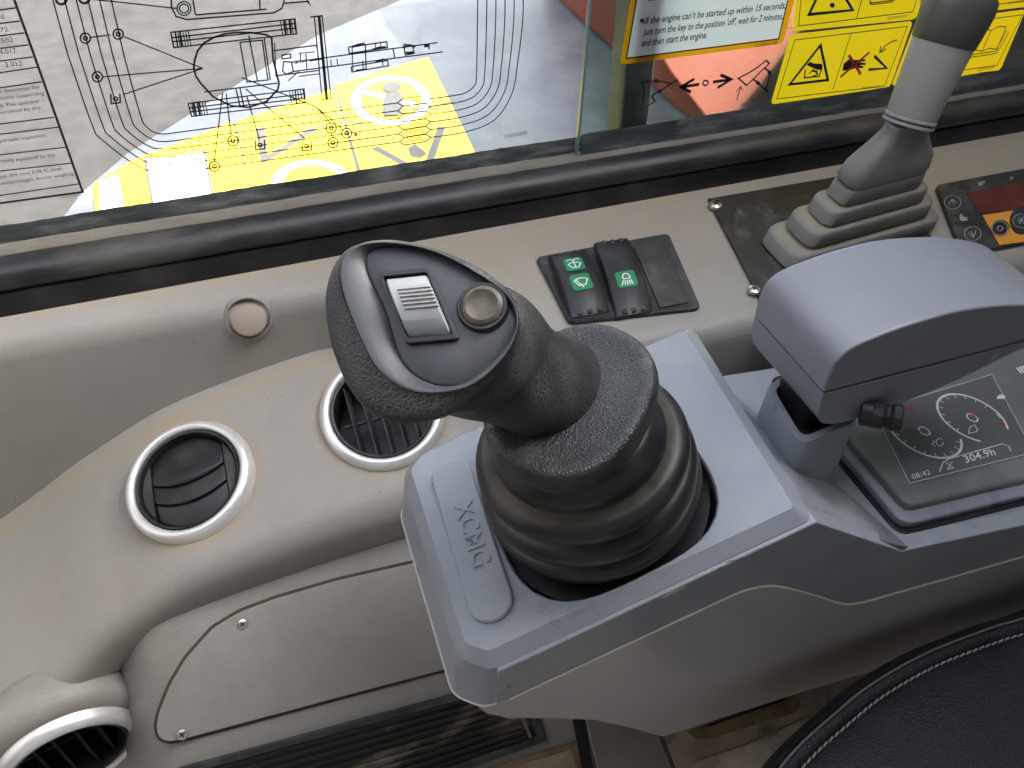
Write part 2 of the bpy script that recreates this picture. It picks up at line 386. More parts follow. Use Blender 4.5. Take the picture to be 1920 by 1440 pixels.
v, f = box_geo(V((1.13, -.05, -.35)), V((1, 0, 0)), V((0, 1, 0)), V((0, 0, 1)), .03, 1.35, 1.7)
setp(mk('rear_shade_wall', v, f, M['lining_dark']), kind='structure')  # unseen wall added to keep the rear sun off the interior
v, f = box_geo(V((-.96, -.02, -.36)), V((1, 0, 0)), V((0, 1, 0)), V((0, 0, 1)), .03, 1.5, 1.72)
setp(mk('front_shade_wall', v, f, M['lining_dark']), kind='structure')  # unseen wall added to block light where the windscreen would be
# yard
v, f = box_geo(V((0, 0, -1.95)), V((1, 0, 0)), V((0, 1, 0)), V((0, 0, 1)), 400, 400, .1)
setp(mk('ground', v, f, M['yard']), kind='structure')

# ---- moulded side panel of the cab
panel = bpy.data.objects.new('cab_side_panel', None); COL.objects.link(panel)
PBASE = V((.2, .4, -.85)); panel.location = PBASE+V((0, 0, ZO)); WL[panel.name] = PBASE; setp(panel, kind='structure')
def lerp(a, b, t): return a+(b-a)*t
def stations(st, xs):
    """smooth (monotone cubic) interpolation of profile parameters along the cab"""
    n = len(st); X = [q[0] for q in st]; out = []
    def slopes(c):
        d = [(st[i+1][c]-st[i][c])/(X[i+1]-X[i]) for i in range(n-1)]
        m_ = [d[0]] + [0 if d[i-1]*d[i] <= 0 else 2*d[i-1]*d[i]/(d[i-1]+d[i]) for i in range(1, n-1)] + [d[-1]]
        return m_
    SL = [slopes(c) for c in range(1, len(st[0]))]
    for x in xs:
        i = max(j for j in range(n-1) if X[j] <= x+1e-9); h = X[i+1]-X[i]; t = (x-X[i])/h
        a, b, c_, d = 2*t**3-3*t*t+1, t**3-2*t*t+t, -2*t**3+3*t*t, t**3-t*t
        out.append((x,)+tuple(a*st[i][k]+b*h*SL[k-1][i]+c_*st[i+1][k]+d*h*SL[k-1][i+1] for k in range(1, len(st[0]))))
    return out
LEDGE = [(-.5, .574, -.432, .546, -.70), (-.2, .572, -.432, .546, -.66), (.05, .562, -.432, .545, -.60), (.12, .52, -.436, .50, -.60), (.2, .45, -.440, .42, -.66),
         (.35, .43, -.442, .40, -.74), (1.2, .43, -.442, .40, -.80)]
xs = [-.5+.0125*i for i in range(137)]
rings = []
for x, yf, zf, yb, zb in stations(LEDGE, xs):
    rings.append(fillet([V((x, .64, -.418)), V((x, .60, -.4205)), V((x, yf, zf)), V((x, yb, zb))], [0, .002, .016, 0], 7))
v, f = loft_geo(rings, False); ul = mk('upper_ledge', v, f, M['beige'], panel, ang=60)
g_ = lambda d, w_: math.exp(-(d/w_)**2)
set_dust(ul, lambda p: .8*g_(p.y-.597, .006))

VENTS = [(V((-.069, .478, -.517)), None), (V((.086, .482, -.499)), None)]
SH = [(-.5, .55, -.74, .395, -.80), (-.27, .548, -.616, .390, -.662), (-.2, .549, -.578, .389, -.621), (-.15, .55, -.549, .402, -.585), (-.07, .55, -.513, .407, -.549), (.07, .552, -.483, .411, -.536), (.2, .55, -.465, .412, -.534), (.33, .55, -.465, .412, -.534)]
xs = [-.5+.0035*i for i in range(237)]
def shelf_prof(x, yc, zc, yr, zr):
    s = (zr-zc)/(yr-yc)
    P = [V((x, yc+.05, zc+s*.05)), V((x, yr, zr)), V((x, yr+.004, zr-.05)), V((x, yr+.05, zr-.11))]
    q = fillet(P, [0, .022, .02, 0], 9)
    first = [q[0]+(q[1]-q[0])*(k/30) for k in range(30)]
    return first+q[1:]
rings = [shelf_prof(*s) for s in stations(SH, xs)]
v, f = loft_geo(rings, False)
def vent_normal(x):
    a, b = stations(SH, [x-.02, x+.02]); c = stations(SH, [x])[0]
    dy = V((0, c[3]-c[1], c[4]-c[2])).normalized(); dx = V((.04, 0, (b[2]+b[4]-a[2]-a[4])/2)).normalized()
    n = dx.cross(dy); return (n if n.z > 0 else -n).normalized()
NV1, NV2 = vent_normal(-.069), vent_normal(.086)
def on_shelf(x, y):
    c = stations(SH, [x])[0]; return V((x, y, c[2]+(c[4]-c[2])*(y-c[1])/(c[3]-c[1])))
def shelf_px(x, y):
    d = ray(x, y); a, b = .5, .9
    for _ in range(40):
        t_ = (a+b)/2; p = d*t_
        if p.z > on_shelf(p.x, p.y).z: a = t_
        else: b = t_
    return d*a
VC1, VC2 = shelf_px(357, 902), shelf_px(718, 772)
NV1, NV2 = vent_normal(VC1.x), vent_normal(VC2.x)
cen = lambda q: sum((v[i] for i in q), V((0, 0, 0)))/len(q)
f = [q for q in f if min((cen(q)-VC1).length, (cen(q)-VC2).length) > .0455]
vsf = mk('vent_shelf', v, f, M['beige'], panel, ang=60)
def shelf_dust(p):
    yc = stations(SH, [min(.3, max(-.48, p.x))])[0][1]
    return min(.9, .75*g_(p.y-yc+.004, .006) + .85*g_(max(0, (p-VC1).length-.051), .008) + .85*g_(max(0, (p-VC2).length-.051), .008))
set_dust(vsf, shelf_dust)

# lower sloping panel
PLN = V((0, -.6, .8)); PL = (V((-.1, .417, -.582)), PLN)
def plz(y, x=0): return -.582 + .75*(y-.417) - 24*max(0, -.108-x)**2
N_ = 120
rings = [[V((-.6+1.8*i/N_, y, plz(y, -.6+1.8*i/N_))) for y in (.428, .40, .35, .3, .2, .1, .02)] for i in range(N_+1)]
v, f = loft_geo(rings, False); mk('lower_panel', v, f, M['beige_low'], panel)
# round boss around the upper front vent and the lower vent
def boss(name, c, n, prof, mt):
    v, f = lathe_geo(prof, c, n, (1, 0, 0), 64)
    return mk(name, v, f, mt, panel, ang=60)
boss('vent_boss', VC1, NV1, [(.073, -.030), (.0705, -.018), (.067, -.012), (.062, -.008), (.056, -.006), (.050, -.0055)], M['beige'])
boss('vent_boss', VC2, NV2, [(.068, -.03), (.066, -.018), (.062, -.009), (.056, -.006), (.050, -.0055)], M['beige'])
VC3 = dep(132, 1410, .664); NV3 = V((.20, -.97, -.05)).normalized()
boss('vent_boss', VC3, NV3, [(.0005, -.062), (.020, -.061), (.040, -.056), (.053, -.047), (.0605, -.035), (.0635, -.022), (.0620, -.010), (.056, -.003), (.050, -.002)], M['beige_low'])

# access panel with screws
acc = [(317, 1389), (300, 1382), (294, 1362), (300, 1333), (320, 1283), (350, 1233), (400, 1177), (450, 1147), (517, 1122), (633, 1088), (770, 1057), (960, 1020), (1010, 1205), (830, 1255), (633, 1307), (350, 1383)]
P2 = [onp(x, y, PL) for x, y in acc]
ap = prism('access_panel', fillet(P2, .004, 3, True), PLN, -.012, .0045, M['beige_low'], panel, bevel=.0025, seg=3)
v, f = ribbon_geo([p+PLN*.0006 for p in fillet(P2, .004, 3, True)], .0050, PLN, True); mk('panel_gap', v, f, M['gap'], panel)
def screw_mesh():
    g = [lathe_geo([(.0042, 0), (.0042, .0006), (.0036, .0016), (.002, .0022), (.0005, .0023)], V((0, 0, 0)), V((0, 0, 1)), seg=20)]
    a = unit_mesh('screw_head', *g[0], M['screw'])
    c1 = box_geo(V((0, 0, .0021)), V((1, 0, 0)), V((0, 1, 0)), V((0, 0, 1)), .0042, .0009, .0006)
    c2 = box_geo(V((0, 0, .0022)), V((1, 0, 0)), V((0, 1, 0)), V((0, 0, 1)), .0009, .0042, .0006)
    return a, unit_mesh('screw_slot', *join(c1, c2), M['black'])
SCR, SLOT = screw_mesh()
def screw(pos, n, parent, s=1.0, deep=True):
    e1, e2, n = frame(n, (.8, .5, .1))
    o = inst('screw', SCR, pos, e1*s, e2*s, n*s, parent)
    if deep: inst('slot', SLOT, pos, e1*s, e2*s, n*s, parent) if False else None
    return o
def screw_full(px_, py_, pl, parent, s=1.0, lift=.0045):
    p = onp(px_, py_, shift(pl, lift)); e1, e2, n = frame(pl[1], (.8, .5, .1))
    a = inst('screw', SCR, p, e1*s, e2*s, n*s, parent)
    inst('screw_slot', SLOT, p, e1*s, e2*s, n*s, parent)
screw_full(455, 1170, PL, ap); screw_full(342, 1377, PL, ap)

# round plug in the ledge
from mathutils.bvhtree import BVHTree
bv_ = BVHTree.FromPolygons([vv_.co+wl(ul) for vv_ in ul.data.vertices], [tuple(p_.vertices) for p_ in ul.data.polygons])
pc, hn, _, _ = bv_.ray_cast(V((0, 0, 0)), ray(466, 597)); hn = hn if hn.z > 0 else -hn
pn = (hn*.8+V((0, 0, .35))).normalized(); pc = pc + hn*.0005
pg = lathe('round_plug', [(.0143, -.02), (.0143, .0004), (.0136, .0016), (.010, .0028), (.005, .0034), (.0005, .0036)], pc, pn, M['plug'], panel)
lathe('plug_recess', [(.0200, -.0030), (.0182, .0002), (.0172, .0005), (.0163, -.0005), (.0155, -.006), (.0140, -.010)], pc, hn, M['beige'], pg)

# ---- dirty ribbed grille at the foot of the panel
gq = [(330, 1442), (985, 1266), (1022, 1384), (520, 1560)]
gr = thing('floor_grille', 'dirty black ribbed grille strip set into the beige panel foot below the access panel', 'grille', onp(700, 1410, PL))
G4 = [onp(x, y, PL) for x, y in gq]
patch('grille_tray', gq, PL, M['grille'], gr, th=.0015, lift=.0005)
def gp(s, t_): return (G4[0]*(1-s)+G4[1]*s)*(1-t_) + (G4[3]*(1-s)+G4[2]*s)*t_
for i, (a, b) in enumerate([((0, .03), (1, .03)), ((0, .97), (1, .97)), ((.985, .03), (.985, .97))]):
    A, B = gp(*a), gp(*b); d = (B-A); e1, e2, n = frame(PLN, d)
    v, f = box_geo((A+B)/2+PLN*.003, e1, e2, n, d.length, .006, .005); mk('grille_frame', v, f, M['black_dusty'], gr, bevel=.001)
NS = 9
for i in range(NS):
    t_ = .12+.76*i/(NS-1)
    A, B = gp(.01, t_), gp(.93 if i > 2 else .95, t_); d = (B-A); e1, e2, n = frame(PLN, d)
    e2, n = e2*math.cos(.5)+n*math.sin(.5), n*math.cos(.5)-e2*math.sin(.5)
    v, f = box_geo((A+B)/2+PLN*.0035, e1, e2, n, d.length, .0042, .0012); mk('slat', v, f, M['grille'], gr)
A, B = gp(.945, .12), gp(.945, .9); d = B-A; e1, e2, n = frame(PLN, d)
v, f = box_geo((A+B)/2+PLN*.004, e1, e2, n, d.length, .0022, .003); mk('end_bar', v, f, M['channel'], gr)

# ---- floor pieces under the console
fl = bpy.data.objects.new('cab_floor', None); COL.objects.link(fl); fl.location = onp(1150, 1400, PL)+V((0, 0, ZO)); WL[fl.name] = onp(1150, 1400, PL); setp(fl, kind='structure')
patch('floor_mat', [(880, 1450), (1000, 1412), (1086, 1388), (1105, 1450), (1110, 1560), (880, 1560)], PL, M['mat'], fl, th=.002, lift=.0005, bevel=.0006)
patch('mat_rim', [(905, 1455), (1003, 1425), (1068, 1406), (1085, 1450), (1090, 1560), (905, 1560)], PL, M['floor'], fl, th=.0012, lift=.0018)
patch('floor_gap', [(1080, 1300), (1096, 1350), (1112, 1440), (1116, 1560), (1101, 1560), (1090, 1440), (1074, 1350)], PL, M['strip'], fl, th=.0006, lift=.0026)
patch('floor_cover', [(1094, 1330), (1100, 1372), (1118, 1440), (1124, 1560), (1290, 1560), (1258, 1440), (1236, 1384), (1225, 1330)], PL, M['floor_grey'], fl, th=.005, lift=.0005, r=.004, bevel=.002)
patch('floor_plate', [(1232, 1330), (1243, 1384), (1266, 1440), (1298, 1560), (1800, 1560), (1800, 1200), (1232, 1250)], PL, M['floor'], fl, th=.004, lift=.0005, bevel=.001)
patch('slot_recess', [(1288, 1372), (1470, 1308), (1500, 1302), (1500, 1325), (1485, 1338), (1330, 1385), (1306, 1386)], PL, M['mat'], fl, th=.0006, lift=.0048)
patch('slot_gap', [(1316, 1362), (1472, 1308), (1476, 1312), (1330, 1362)], PL, M['strip'], fl, th=.0004, lift=.0058)
lines('floor_joint', [[(1310, 1424), (1400, 1395), (1520, 1340)]], PL, .0015, M['mat'], fl, lift=.0052)

# ================================================================== AIR VENTS
def ring_part(parent, c, n):
    lathe('ring', [(.0420, -.004), (.0422, .005), (.0430, .0074), (.0452, .0086), (.0480, .0078), (.0503, .0050), (.0515, .0012), (.0515, -.010)], c, n, M['silver'], parent, seg=72, ang=60)
    lathe('housing', [(.0425, .0035), (.0412, .0062), (.0395, .0058), (.0385, .0020), (.0382, -.020), (.0382, -.034), (.0002, -.034)], c, n, M['black'], parent, seg=64)
def closed_vent(c, n, label):
    t_ = thing('air_vent', label, 'air vent', c, 'round air vents in the side panel'); ring_part(t_, c, n)
    e1, e2, n = frame(n, (1, -.06, .12))
    edges = [.044, .000, -.0155, -.044]; names = ['flap', 'flap', 'flap']
    UM = .029
    for k in range(3):
        rows = []
        for j in range(9):
            row = []
            for i in range(25):
                u = -UM+2*UM*i/24
                hi = min(edges[k]+11*u*u-.004 if k else 9, math.sqrt(max(1e-9, .0378**2-u*u)))
                lo = max(edges[k+1]+11*u*u-.004 if k < 2 else -9, -math.sqrt(max(1e-9, .0378**2-u*u)))
                if k: hi -= .0006
                vv = lerp(hi, lo, j/8)
                z = .0065*(1-(u*u+vv*vv)/.038**2) - .0015 + (.0016*(j/8) if k < 2 else 0)
                if k == 0:
                    d2 = (u**2+(vv-.018)**2); z += -.0035*math.exp(-d2/.00005)+.0014*math.exp(-d2/.00016)
                row.append(c + e1*u + e2*vv + n*z)
            rows.append(row)
        v, f = loft_geo(rows, False); mk('flap', v, f, M['black'], t_, ang=70, solid=.0008)
    for s in (-1, 1):
        arc = [(s*(UM+.0008), -.0235), (s*(UM+.0008), .0235)] + [(s*.0376*math.cos(a), .0376*math.sin(a)) for a in [.62-1.24*i/8 for i in range(9)]]
        prism('side_cheek', [c+e1*a+e2*b for a, b in arc], n, -.008, .0022, M['black_dusty'], t_)
    return t_
def open_vent(c, n, label, xd, offs, tilt):
    t_ = thing('air_vent', label, 'air vent', c, 'round air vents in the side panel'); ring_part(t_, c, n)
    e1, e2, n = frame(n, xd)
    for o in offs:
        L = 2*math.sqrt(.0375**2-o*o); d1 = (e1*math.cos(tilt)+n*math.sin(tilt)); d3 = (n*math.cos(tilt)-e1*math.sin(tilt))
        v, f = box_geo(c+e1*o-n*.006, d1, e2, d3, .0011, L, .015); mk('vane', v, f, M['black_dusty'], t_, bevel=.0003)
    v, f = box_geo(c-n*.012, e1, e2, n, .066, .002, .003); mk('link_bar', v, f, M['black'], t_)
    return t_
closed_vent(VC1, NV1, 'round silver-ringed air vent with its black flaps closed, in plain view left of the joystick')
open_vent(VC2, NV2, 'silver-ringed air vent half hidden behind the joystick head', (1, .0, 0), (-.024, -.012, .0, .012, .024), .25)
open_vent(VC3, NV3, 'lowest silver-ringed air vent, cut off by the bottom left corner', (1, 0, 0), (-.021, -.007, .009, .023), -.45)

# ================================================================== WINDOW
win = thing('side_window', 'two-pane cab side window with thick black rubber seal along its sill', 'window', (.25, .605, -.42))
X0, X1 = -.6, 1.5
def sweepX(name, prof, mt, parent, wob=0, nseg=110, **kw):
    rings = []
    for i in range(nseg+1):
        x = X0+(X1-X0)*i/nseg; o = random.uniform(-wob, wob)
        rings.append([V((x, y, z+o)) for y, z in prof])
    v, f = loft_geo(rings, True, True, True); return mk(name, v, f, mt, parent, **kw)
def arc2(cy, cz, r, a0, a1, n=10, rz=None): return [(cy+r*math.cos(rad(a0+(a1-a0)*i/n)), cz+(rz or r)*math.sin(rad(a0+(a1-a0)*i/n))) for i in range(n+1)]
sweepX('seal_strip', [(.596, -.4235), (.5955, -.4165), (.5985, -.4045), (.604, -.402), (.618, -.402), (.618, -.4235)], M['strip'], win)
sweepX('seal_roll', arc2(.6115, -.3950, .0150, 290, 60, 14, .0118)[::-1] + [(.622, -.3865), (.622, -.406)], M['seal'], win, .0001)
sweepX('sill_channel', [(.6185, -.400), (.6185, -.3838), (.6205, -.3815), (.6275, -.3795), (.6275, -.400)], M['channel'], win, .0005)
sweepX('channel_gap', [(.6155, -.398), (.6155, -.3868), (.6178, -.3853), (.6178, -.398)], M['strip'], win)
GL = (V((0, .632, 0)), V((0, -1, 0)))       # inner face of the front pane
GR = (V((0, .6235, 0)), V((0, -1, 0)))      # inner face of the rear pane, one pane thickness nearer
xe = onp(1100, 150, GR).x
Pg = [onp(1118, -80, GR), onp(1083, 313, GR)]
zt = .42; sl = (Pg[0].x-Pg[1].x)/(Pg[0].z-Pg[1].z)
gpts = [V((Pg[1].x+sl*(-.385-Pg[1].z), .6235, -.385)), V((X1, .6235, -.385)), V((X1, .6235, zt)), V((Pg[1].x+sl*(zt-Pg[1].z), .6235, zt))]
prism('rear_pane', gpts, V((0, 1, 0)), 0, .005, M['glass_green'], win)
e = [gpts[0], gpts[3]]
ed = prism('pane_edge', [e[0]+V((-.0022, 0, 0)), e[0]+V((0, 0, 0)), e[1]+V((0, 0, 0)), e[1]+V((-.0022, 0, 0))], V((0, 1, 0)), .0002, .0048, M['glass_edge'], win)
# grime bands at the foot of both panes
def grime(name, y, xa, xb, z0, z1, mt):
    rows = [[], []]; n = 160
    for i in range(n+1):
        x = xa+(xb-xa)*i/n
        rows[0].append(V((x, y, z0))); rows[1].append(V((x, y, z1+random.uniform(-.0003, .0003)+.0003*math.sin(x*60))))
    v, f = loft_geo(rows, False); return mk(name, v, f, mt, win)
grime('pane_grime', .6312, X0, xe+.02, -.385, -.3665, M['glassdirt'])
grime('pane_grime', .6229, gpts[0].x+.001, X1, -.388, -.360, M['glassdirt'])
# black frame post of the window behind the rear pane
pp = [onY(x, y, .630) for x, y in ((1178, 95), (1236, 95), (1208, 300), (1160, 300))]
sx = (pp[0].x-pp[3].x)/(pp[0].z-pp[3].z)
def post_at(p, z): return V((p.x+sx*(z-p.z), .630, z))
pe = (pp[3]+(pp[2]-pp[3])*.55)
prism('front_pane', [V((X0, .632, -.385)), V((post_at(pe, -.385).x, .632, -.385)), V((post_at(pe, .42).x, .632, .42)), V((X0, .632, .42))], V((0, 1, 0)), 0, .005, M['glass'], win)
prism('window_post', [post_at(pp[3], -.40), post_at(pp[2], -.40), post_at(pp[2], .35), post_at(pp[3], .35)], V((0, 1, 0)), 0, .03, M['post'], win, bevel=.002)

# ================================================================== PRINT ON THE FRONT PANE
T = thing('specification_sheet', 'transparent table sheet of figures and text on the glass at the far left', 'sticker', onp(80, 300, GL))
L = .0005
tb = lambda x, y: (x/3, y/3)
lines('table_border', [[(24, -8), (60, 92), (155, 360), (0, 381), (-80, 392)]], GL, .0016, M['ink'], T, lift=L)
rows_ = [((-80, 60), (98, 43)), ((-80, 135), (112, 118)), ((-80, 205), (137, 185)), ((-80, 276), (162, 252)), ((-80, 347), (186, 320)), ((-80, 418), (208, 378)), ((-80, 502), (235, 460)), ((-80, 700), (305, 660)), ((-80, 758), (330, 715)), ((-80, 872), (370, 828)), ((-80, 962), (400, 918)), ((-80, 1108), (440, 1035))]
for a, b in rows_:
    lines('table_rule', [[(a[0]/3*3, a[1]/3+9), (b[0]/3, b[1]/3)]], GL, .0009, M['ink'], T, lift=L)
for s, a, b, h in [('0', (8, 108), (27, 105), 26), ('.572', (-30, 186), (48, 176), 26), ('.502', (0, 243), (75, 235), 26), ('4.017', (2, 306), (95, 298), 28), ('3.012', (32, 378), (128, 368), 28),
                   ('s determine the', (0, 524), (224, 496), 20), ('tform supporting', (-2, 563), (250, 532), 20), ('d. The operator', (0, 604), (225, 577), 20), ('urnished by the', (-2, 643), (228, 614), 20),
                   ('ydraulic capacities.', (-2, 802), (268, 768), 20), ('rmally equipped by the', (-2, 917), (310, 880), 20), ('are 300 mm( 0.98 ft) steel', (-2, 1004), (345, 956), 18), ('counterweight, bucket weighing', (-4, 1042), (415, 985), 18), ('310202673', (345, 1117), (460, 1098), 15)]:
    text('text_line', s, tb(*a), tb(*b), h/3, GL, M['ink'] if s != '310202673' else M['ink_grey'], T, lift=L, lean=-.3)

C = thing('maintenance_chart', 'black line service chart with excavator plan view printed on clear film on the window', 'sticker', onp(560, 200, GL))
for i in range(6):
    path = [(206-22*i, -12), (203-22*i, 0), (232-21*i, 102), (262-18*i, 212+4*i), (275-16.5*i, 238+5*i), (299-6*i, 251+13.2*i), (335, 248+15*i), (480, 228.5+15*i), (600, 212.5+14.8*i), (745+.8*i, 193+14.6*i)]
    P = [V((x, y, 0)) for x, y in path]; P = P[:1] + catmull(P[2:7], 6) + P[7:]
    lines('service_line', [[(p.x, p.y) for p in P]], GL, .0009, M['ink'], C, lift=L)
    path = [(808, 185+14.5*i), (845+6*i, 180+13.4*i), (873+11*i, 174+10*i), (890+14*i, 160+3*i), (893.5+15.5*i, 140-5*i), (895+17*i, 60-4*i), (896+17*i, -12)]
    P = catmull([V((x, y, 0)) for x, y in path], 6)
    lines('service_line', [[(p.x, p.y) for p in P]], GL, .0009, M['ink'], C, lift=L)
    y0, y1 = 193+14.6*i, 185+14.5*i
    hexa = [(745+.8*i, y0), (755+.8*i, y0-8.5), (798, y1-5.6), (808, y1), (798, y1+8), (755+.8*i, y0+6)]
    lines('hour_box', [hexa], GL, .0009, M['ink'], C, closed=True, lift=L)
    s = ['8h', '50h', '250h', '500h', '1000h', '2000h'][i]; wd = [13, 19, 26, 26, 32, 32][i]
    text('hour_text', s, (793-wd+i*.3, y0+1.0+wd*.02), (793+i*.3, y0-1.2), 10, GL, M['ink_red'], C, lift=L, lean=-.1)
def z1(*q): return [(x/3, y/3) for x, y in q]
def z2(*q): return [(560+x/3, y/3) for x, y in q]
lines('excavator_outline', [z1((1090, 385), (1095, 340), (1112, 285), (1150, 240), (1200, 212), (1260, 192), (1330, 182), (1420, 184), (1500, 196), (1528, 212), (1536, 330), (1560, 430), (1570, 470), (1562, 505), (1500, 570), (1400, 604), (1300, 595), (1200, 545), (1130, 470), (1103, 430))], GL, .0014, M['ink'], C, closed=True, lift=L)
lines('excavator_plan', [z1((1350, 238), (1475, 226), (1507, 450), (1390, 462), (1350, 238)), z1((1400, 200), (1448, 455)), z1((1486, 215), (1520, 450)), z1((1150, 517), (1562, 468)), z1((1328, 500), (1350, 600)), z1((1350, 497), (1372, 600)),
                         z1((1540, 285), (1780, 255)), z1((1560, 425), (1800, 395)), z1((1640, 350), (2460, 240)), z1((1650, 402), (2490, 292)), z1((1595, 345), (1590, 400), (1610, 418), (1650, 402), (1640, 350), (1595, 345)), z1((1585, 310), (1635, 304), (1636, 325), (1587, 332), (1585, 310)),
                         z2((280, 265), (495, 235), (500, 268), (285, 300), (280, 265)), z2((295, 375), (500, 340), (505, 370), (300, 405), (295, 375)), z2((375, 255), (380, 395)), z2((530, 270), (540, 325)), z2((590, 250), (600, 310), (650, 300), (640, 255), (590, 250)), z2((730, 245), (735, 280))], GL, .0010, M['ink'], C, lift=L)
lines('excavator_tracks', [z1((960, 182), (1660, 106), (1668, 190), (978, 268), (960, 182)), z1((968, 212), (1662, 132)), z1((972, 235), (1666, 158)), z1((985, 180), (1000, 265)), z1((1010, 177), (1022, 262)), z1((1600, 112), (1610, 197)), z1((1630, 109), (1640, 194)),
                           z1((1058, 582), (1710, 500), (1718, 578), (1078, 655), (1058, 582)), z1((1064, 608), (1714, 528)), z1((1070, 630), (1716, 552)), z1((1085, 578), (1100, 650)), z1((1115, 574), (1128, 648)), z1((1660, 505), (1668, 584))], GL, .0010, M['ink'], C, lift=L)
for q_ in (((300, 258), (330, 246), (370, 240), (372, 252), (340, 262), (302, 268)), ((410, 275), (450, 262), (490, 258), (490, 266), (450, 274), (412, 284)), ((585, 262), (625, 248), (660, 256), (655, 268), (620, 262), (590, 272)), ((590, 292), (640, 288), (655, 296), (610, 304)), ((705, 252), (735, 246), (737, 262), (708, 268)), ((320, 392), (380, 384), (384, 392), (322, 401)), ((430, 340), (480, 328), (484, 336), (434, 350)), ((60, 338), (140, 326), (141, 334), (62, 346)), ((15, 340), (45, 336), (50, 344), (20, 350))):
    patch('boom_detail', z2(*q_), GL, M['ink'], C, th=.0001, lift=L)
lines('excavator_plan', [z2((0, 345), (-20, 360)), z2((0, 300), (90, 292)), z2((0, 430), (120, 414)), z1((1690, 300), (1692, 355)), z1((1720, 296), (1726, 390)), z1((1780, 255), (1788, 300)), z1((1620, 455), (1680, 402)), z1((1545, 240), (1552, 430)), z2((300, 262), (306, 398)), z2((430, 240), (434, 280)), z2((460, 238), (464, 276)), z2((360, 340), (364, 392)), z2((470, 335), (474, 370)), z2((215, 330), (220, 365)), z2((180, 335), (184, 370))], GL, .0008, M['ink'], C, lift=L)
for k_ in range(6):
    lines('track_shoe', [[(328+k_*5, 61-k_*.5), (333+k_*5, 87-k_*.6)]], GL, .0007, M['ink'], C, lift=L)
    lines('track_shoe', [[(526+k_*5, 39.5-k_*.5), (530+k_*5, 66-k_*.6)]], GL, .0007, M['ink'], C, lift=L)
    lines('track_shoe', [[(359+k_*5, 193-k_*.6), (364+k_*5, 217-k_*.6)]], GL, .0007, M['ink'], C, lift=L)
    lines('track_shoe', [[(543+k_*5, 171-k_*.6), (547+k_*5, 195-k_*.6)]], GL, .0007, M['ink'], C, lift=L)
lines('blade_outline', [z1((1768, 92), (1812, 88), (1862, 556), (1812, 560), (1768, 92)), z1((1745, 95), (1812, 90))], GL, .0009, M['ink'], C, lift=L)
lines('blade_bar', [z1((1795, 95), (1838, 556))], GL, .0022, M['ink'], C, lift=L)
lines('crawler_side_view', [z1((962, -20), (965, 40), (990, 92), (1050, 110), (1540, 72), (1585, 48), (1600, 0)), z1((1100, 84), (1500, 52)), z1((1085, 0), (1100, 84)), z1((1460, -10), (1462, 50)), z1((1600, 18), (1730, 8), (1748, 32), (1720, -20))], GL, .0011, M['ink'], C, lift=L)
lines('sprocket', [circ(345, 16, 13), circ(345, 16, 8.5)], GL, .0009, M['ink'], C, closed=True, lift=L)
lines('sprocket', [circ(115, -2, 10), circ(158, -4, 10)], GL, .0016, M['ink'], C, closed=True, lift=L)
lines('leader_line', [z1((1140, 385), (698, 206)), z1((1140, 385), (578, 432)), z1((1140, 385), (692, 532)), z1((510, 210), (622, 196)), z1((1252, 520), (1206, 908)), z1((1272, 526), (1300, 762)), z1((1390, 545), (1460, 790)), z1((1382, 500), (1718, 782)), z1((1360, 436), (1780, 602), (1858, 692)), z1((1780, 602), (1930, 730)), z1((1862, 745), (1870, 780)), z1((484, -8), (1000, 48))], GL, .0009, M['ink'], C, lift=L)
for cx, cy in ((480, 215), (665, 192), (548, 432), (1206, 936), (1310, 792), (1863, 720), (1873, 802), (1950, 749)):
    lines('oil_icon', [circ(cx/3, cy/3, 9.5, 16), circ(cx/3, cy/3, 3.6, 8)], GL, .0011, M['ink'], C, closed=True, lift=L)
for cx, cy in ((650, 556), (1463, 815), (1725, 822)):
    x, y = cx/3, cy/3
    lines('tank_icon', [[(x-9, y-9), (x-8, y+9), (x+9, y+7), (x+8, y-10)]], GL, .0011, M['ink'], C, lift=L)
    lines('tank_drop', [circ(x, y, 3.6, 8)], GL, .0011, M['ink'], C, closed=True, lift=L)
patch('red_star', [(667+r_*math.sin(a), 252-r_*math.cos(a)) for a, r_ in [(k*math.pi/5, 6 if k % 2 == 0 else 2.5) for k in range(10)]], GL, M['ink_red'], C, th=.0001, lift=L)
text('part_number', '310202005', (946, 259.5), (988, 252), 7, GL, M['ink'], C, lift=L)

# ================================================================== STICKERS ON THE REAR PANE
LB = .0004
s1 = thing('engine_start_label', 'white engine starting instruction label with amber border on the rear pane', 'sticker', onp(1320, 40, GR))
bo_ = fillet([onp(x, y, shift(GR, LB)) for x, y in ((1192, -60), (1162, 122), (1468, 82), (1506, -60))], .005, 5, True)
bi_ = fillet([onp(x, y, shift(GR, LB)) for x, y in ((1202, -50), (1174.5, 109.5), (1460, 73), (1489, -50))], .0002, 5, True)
v, f = loft_geo([bo_, bi_], True); mk('border_sheet', v, f, M['amber_film'], s1)
lines('frame_line', [[(1202, -50), (1174.5, 109.5), (1460, 73), (1489, -50)]], GR, .0012, M['ink'], s1, closed=True, lift=LB+.0006)
sheet('white_field', [(1203.5, -48), (1176, 108), (1459, 71.5), (1487.5, -48)], GR, M['paper_film'], s1, lift=LB+.0004)
LT = LB+.001
patch('bullet', circ(1204, 38.5, 4, 12), GR, M['ink'], s1, th=.0001, lift=LT)
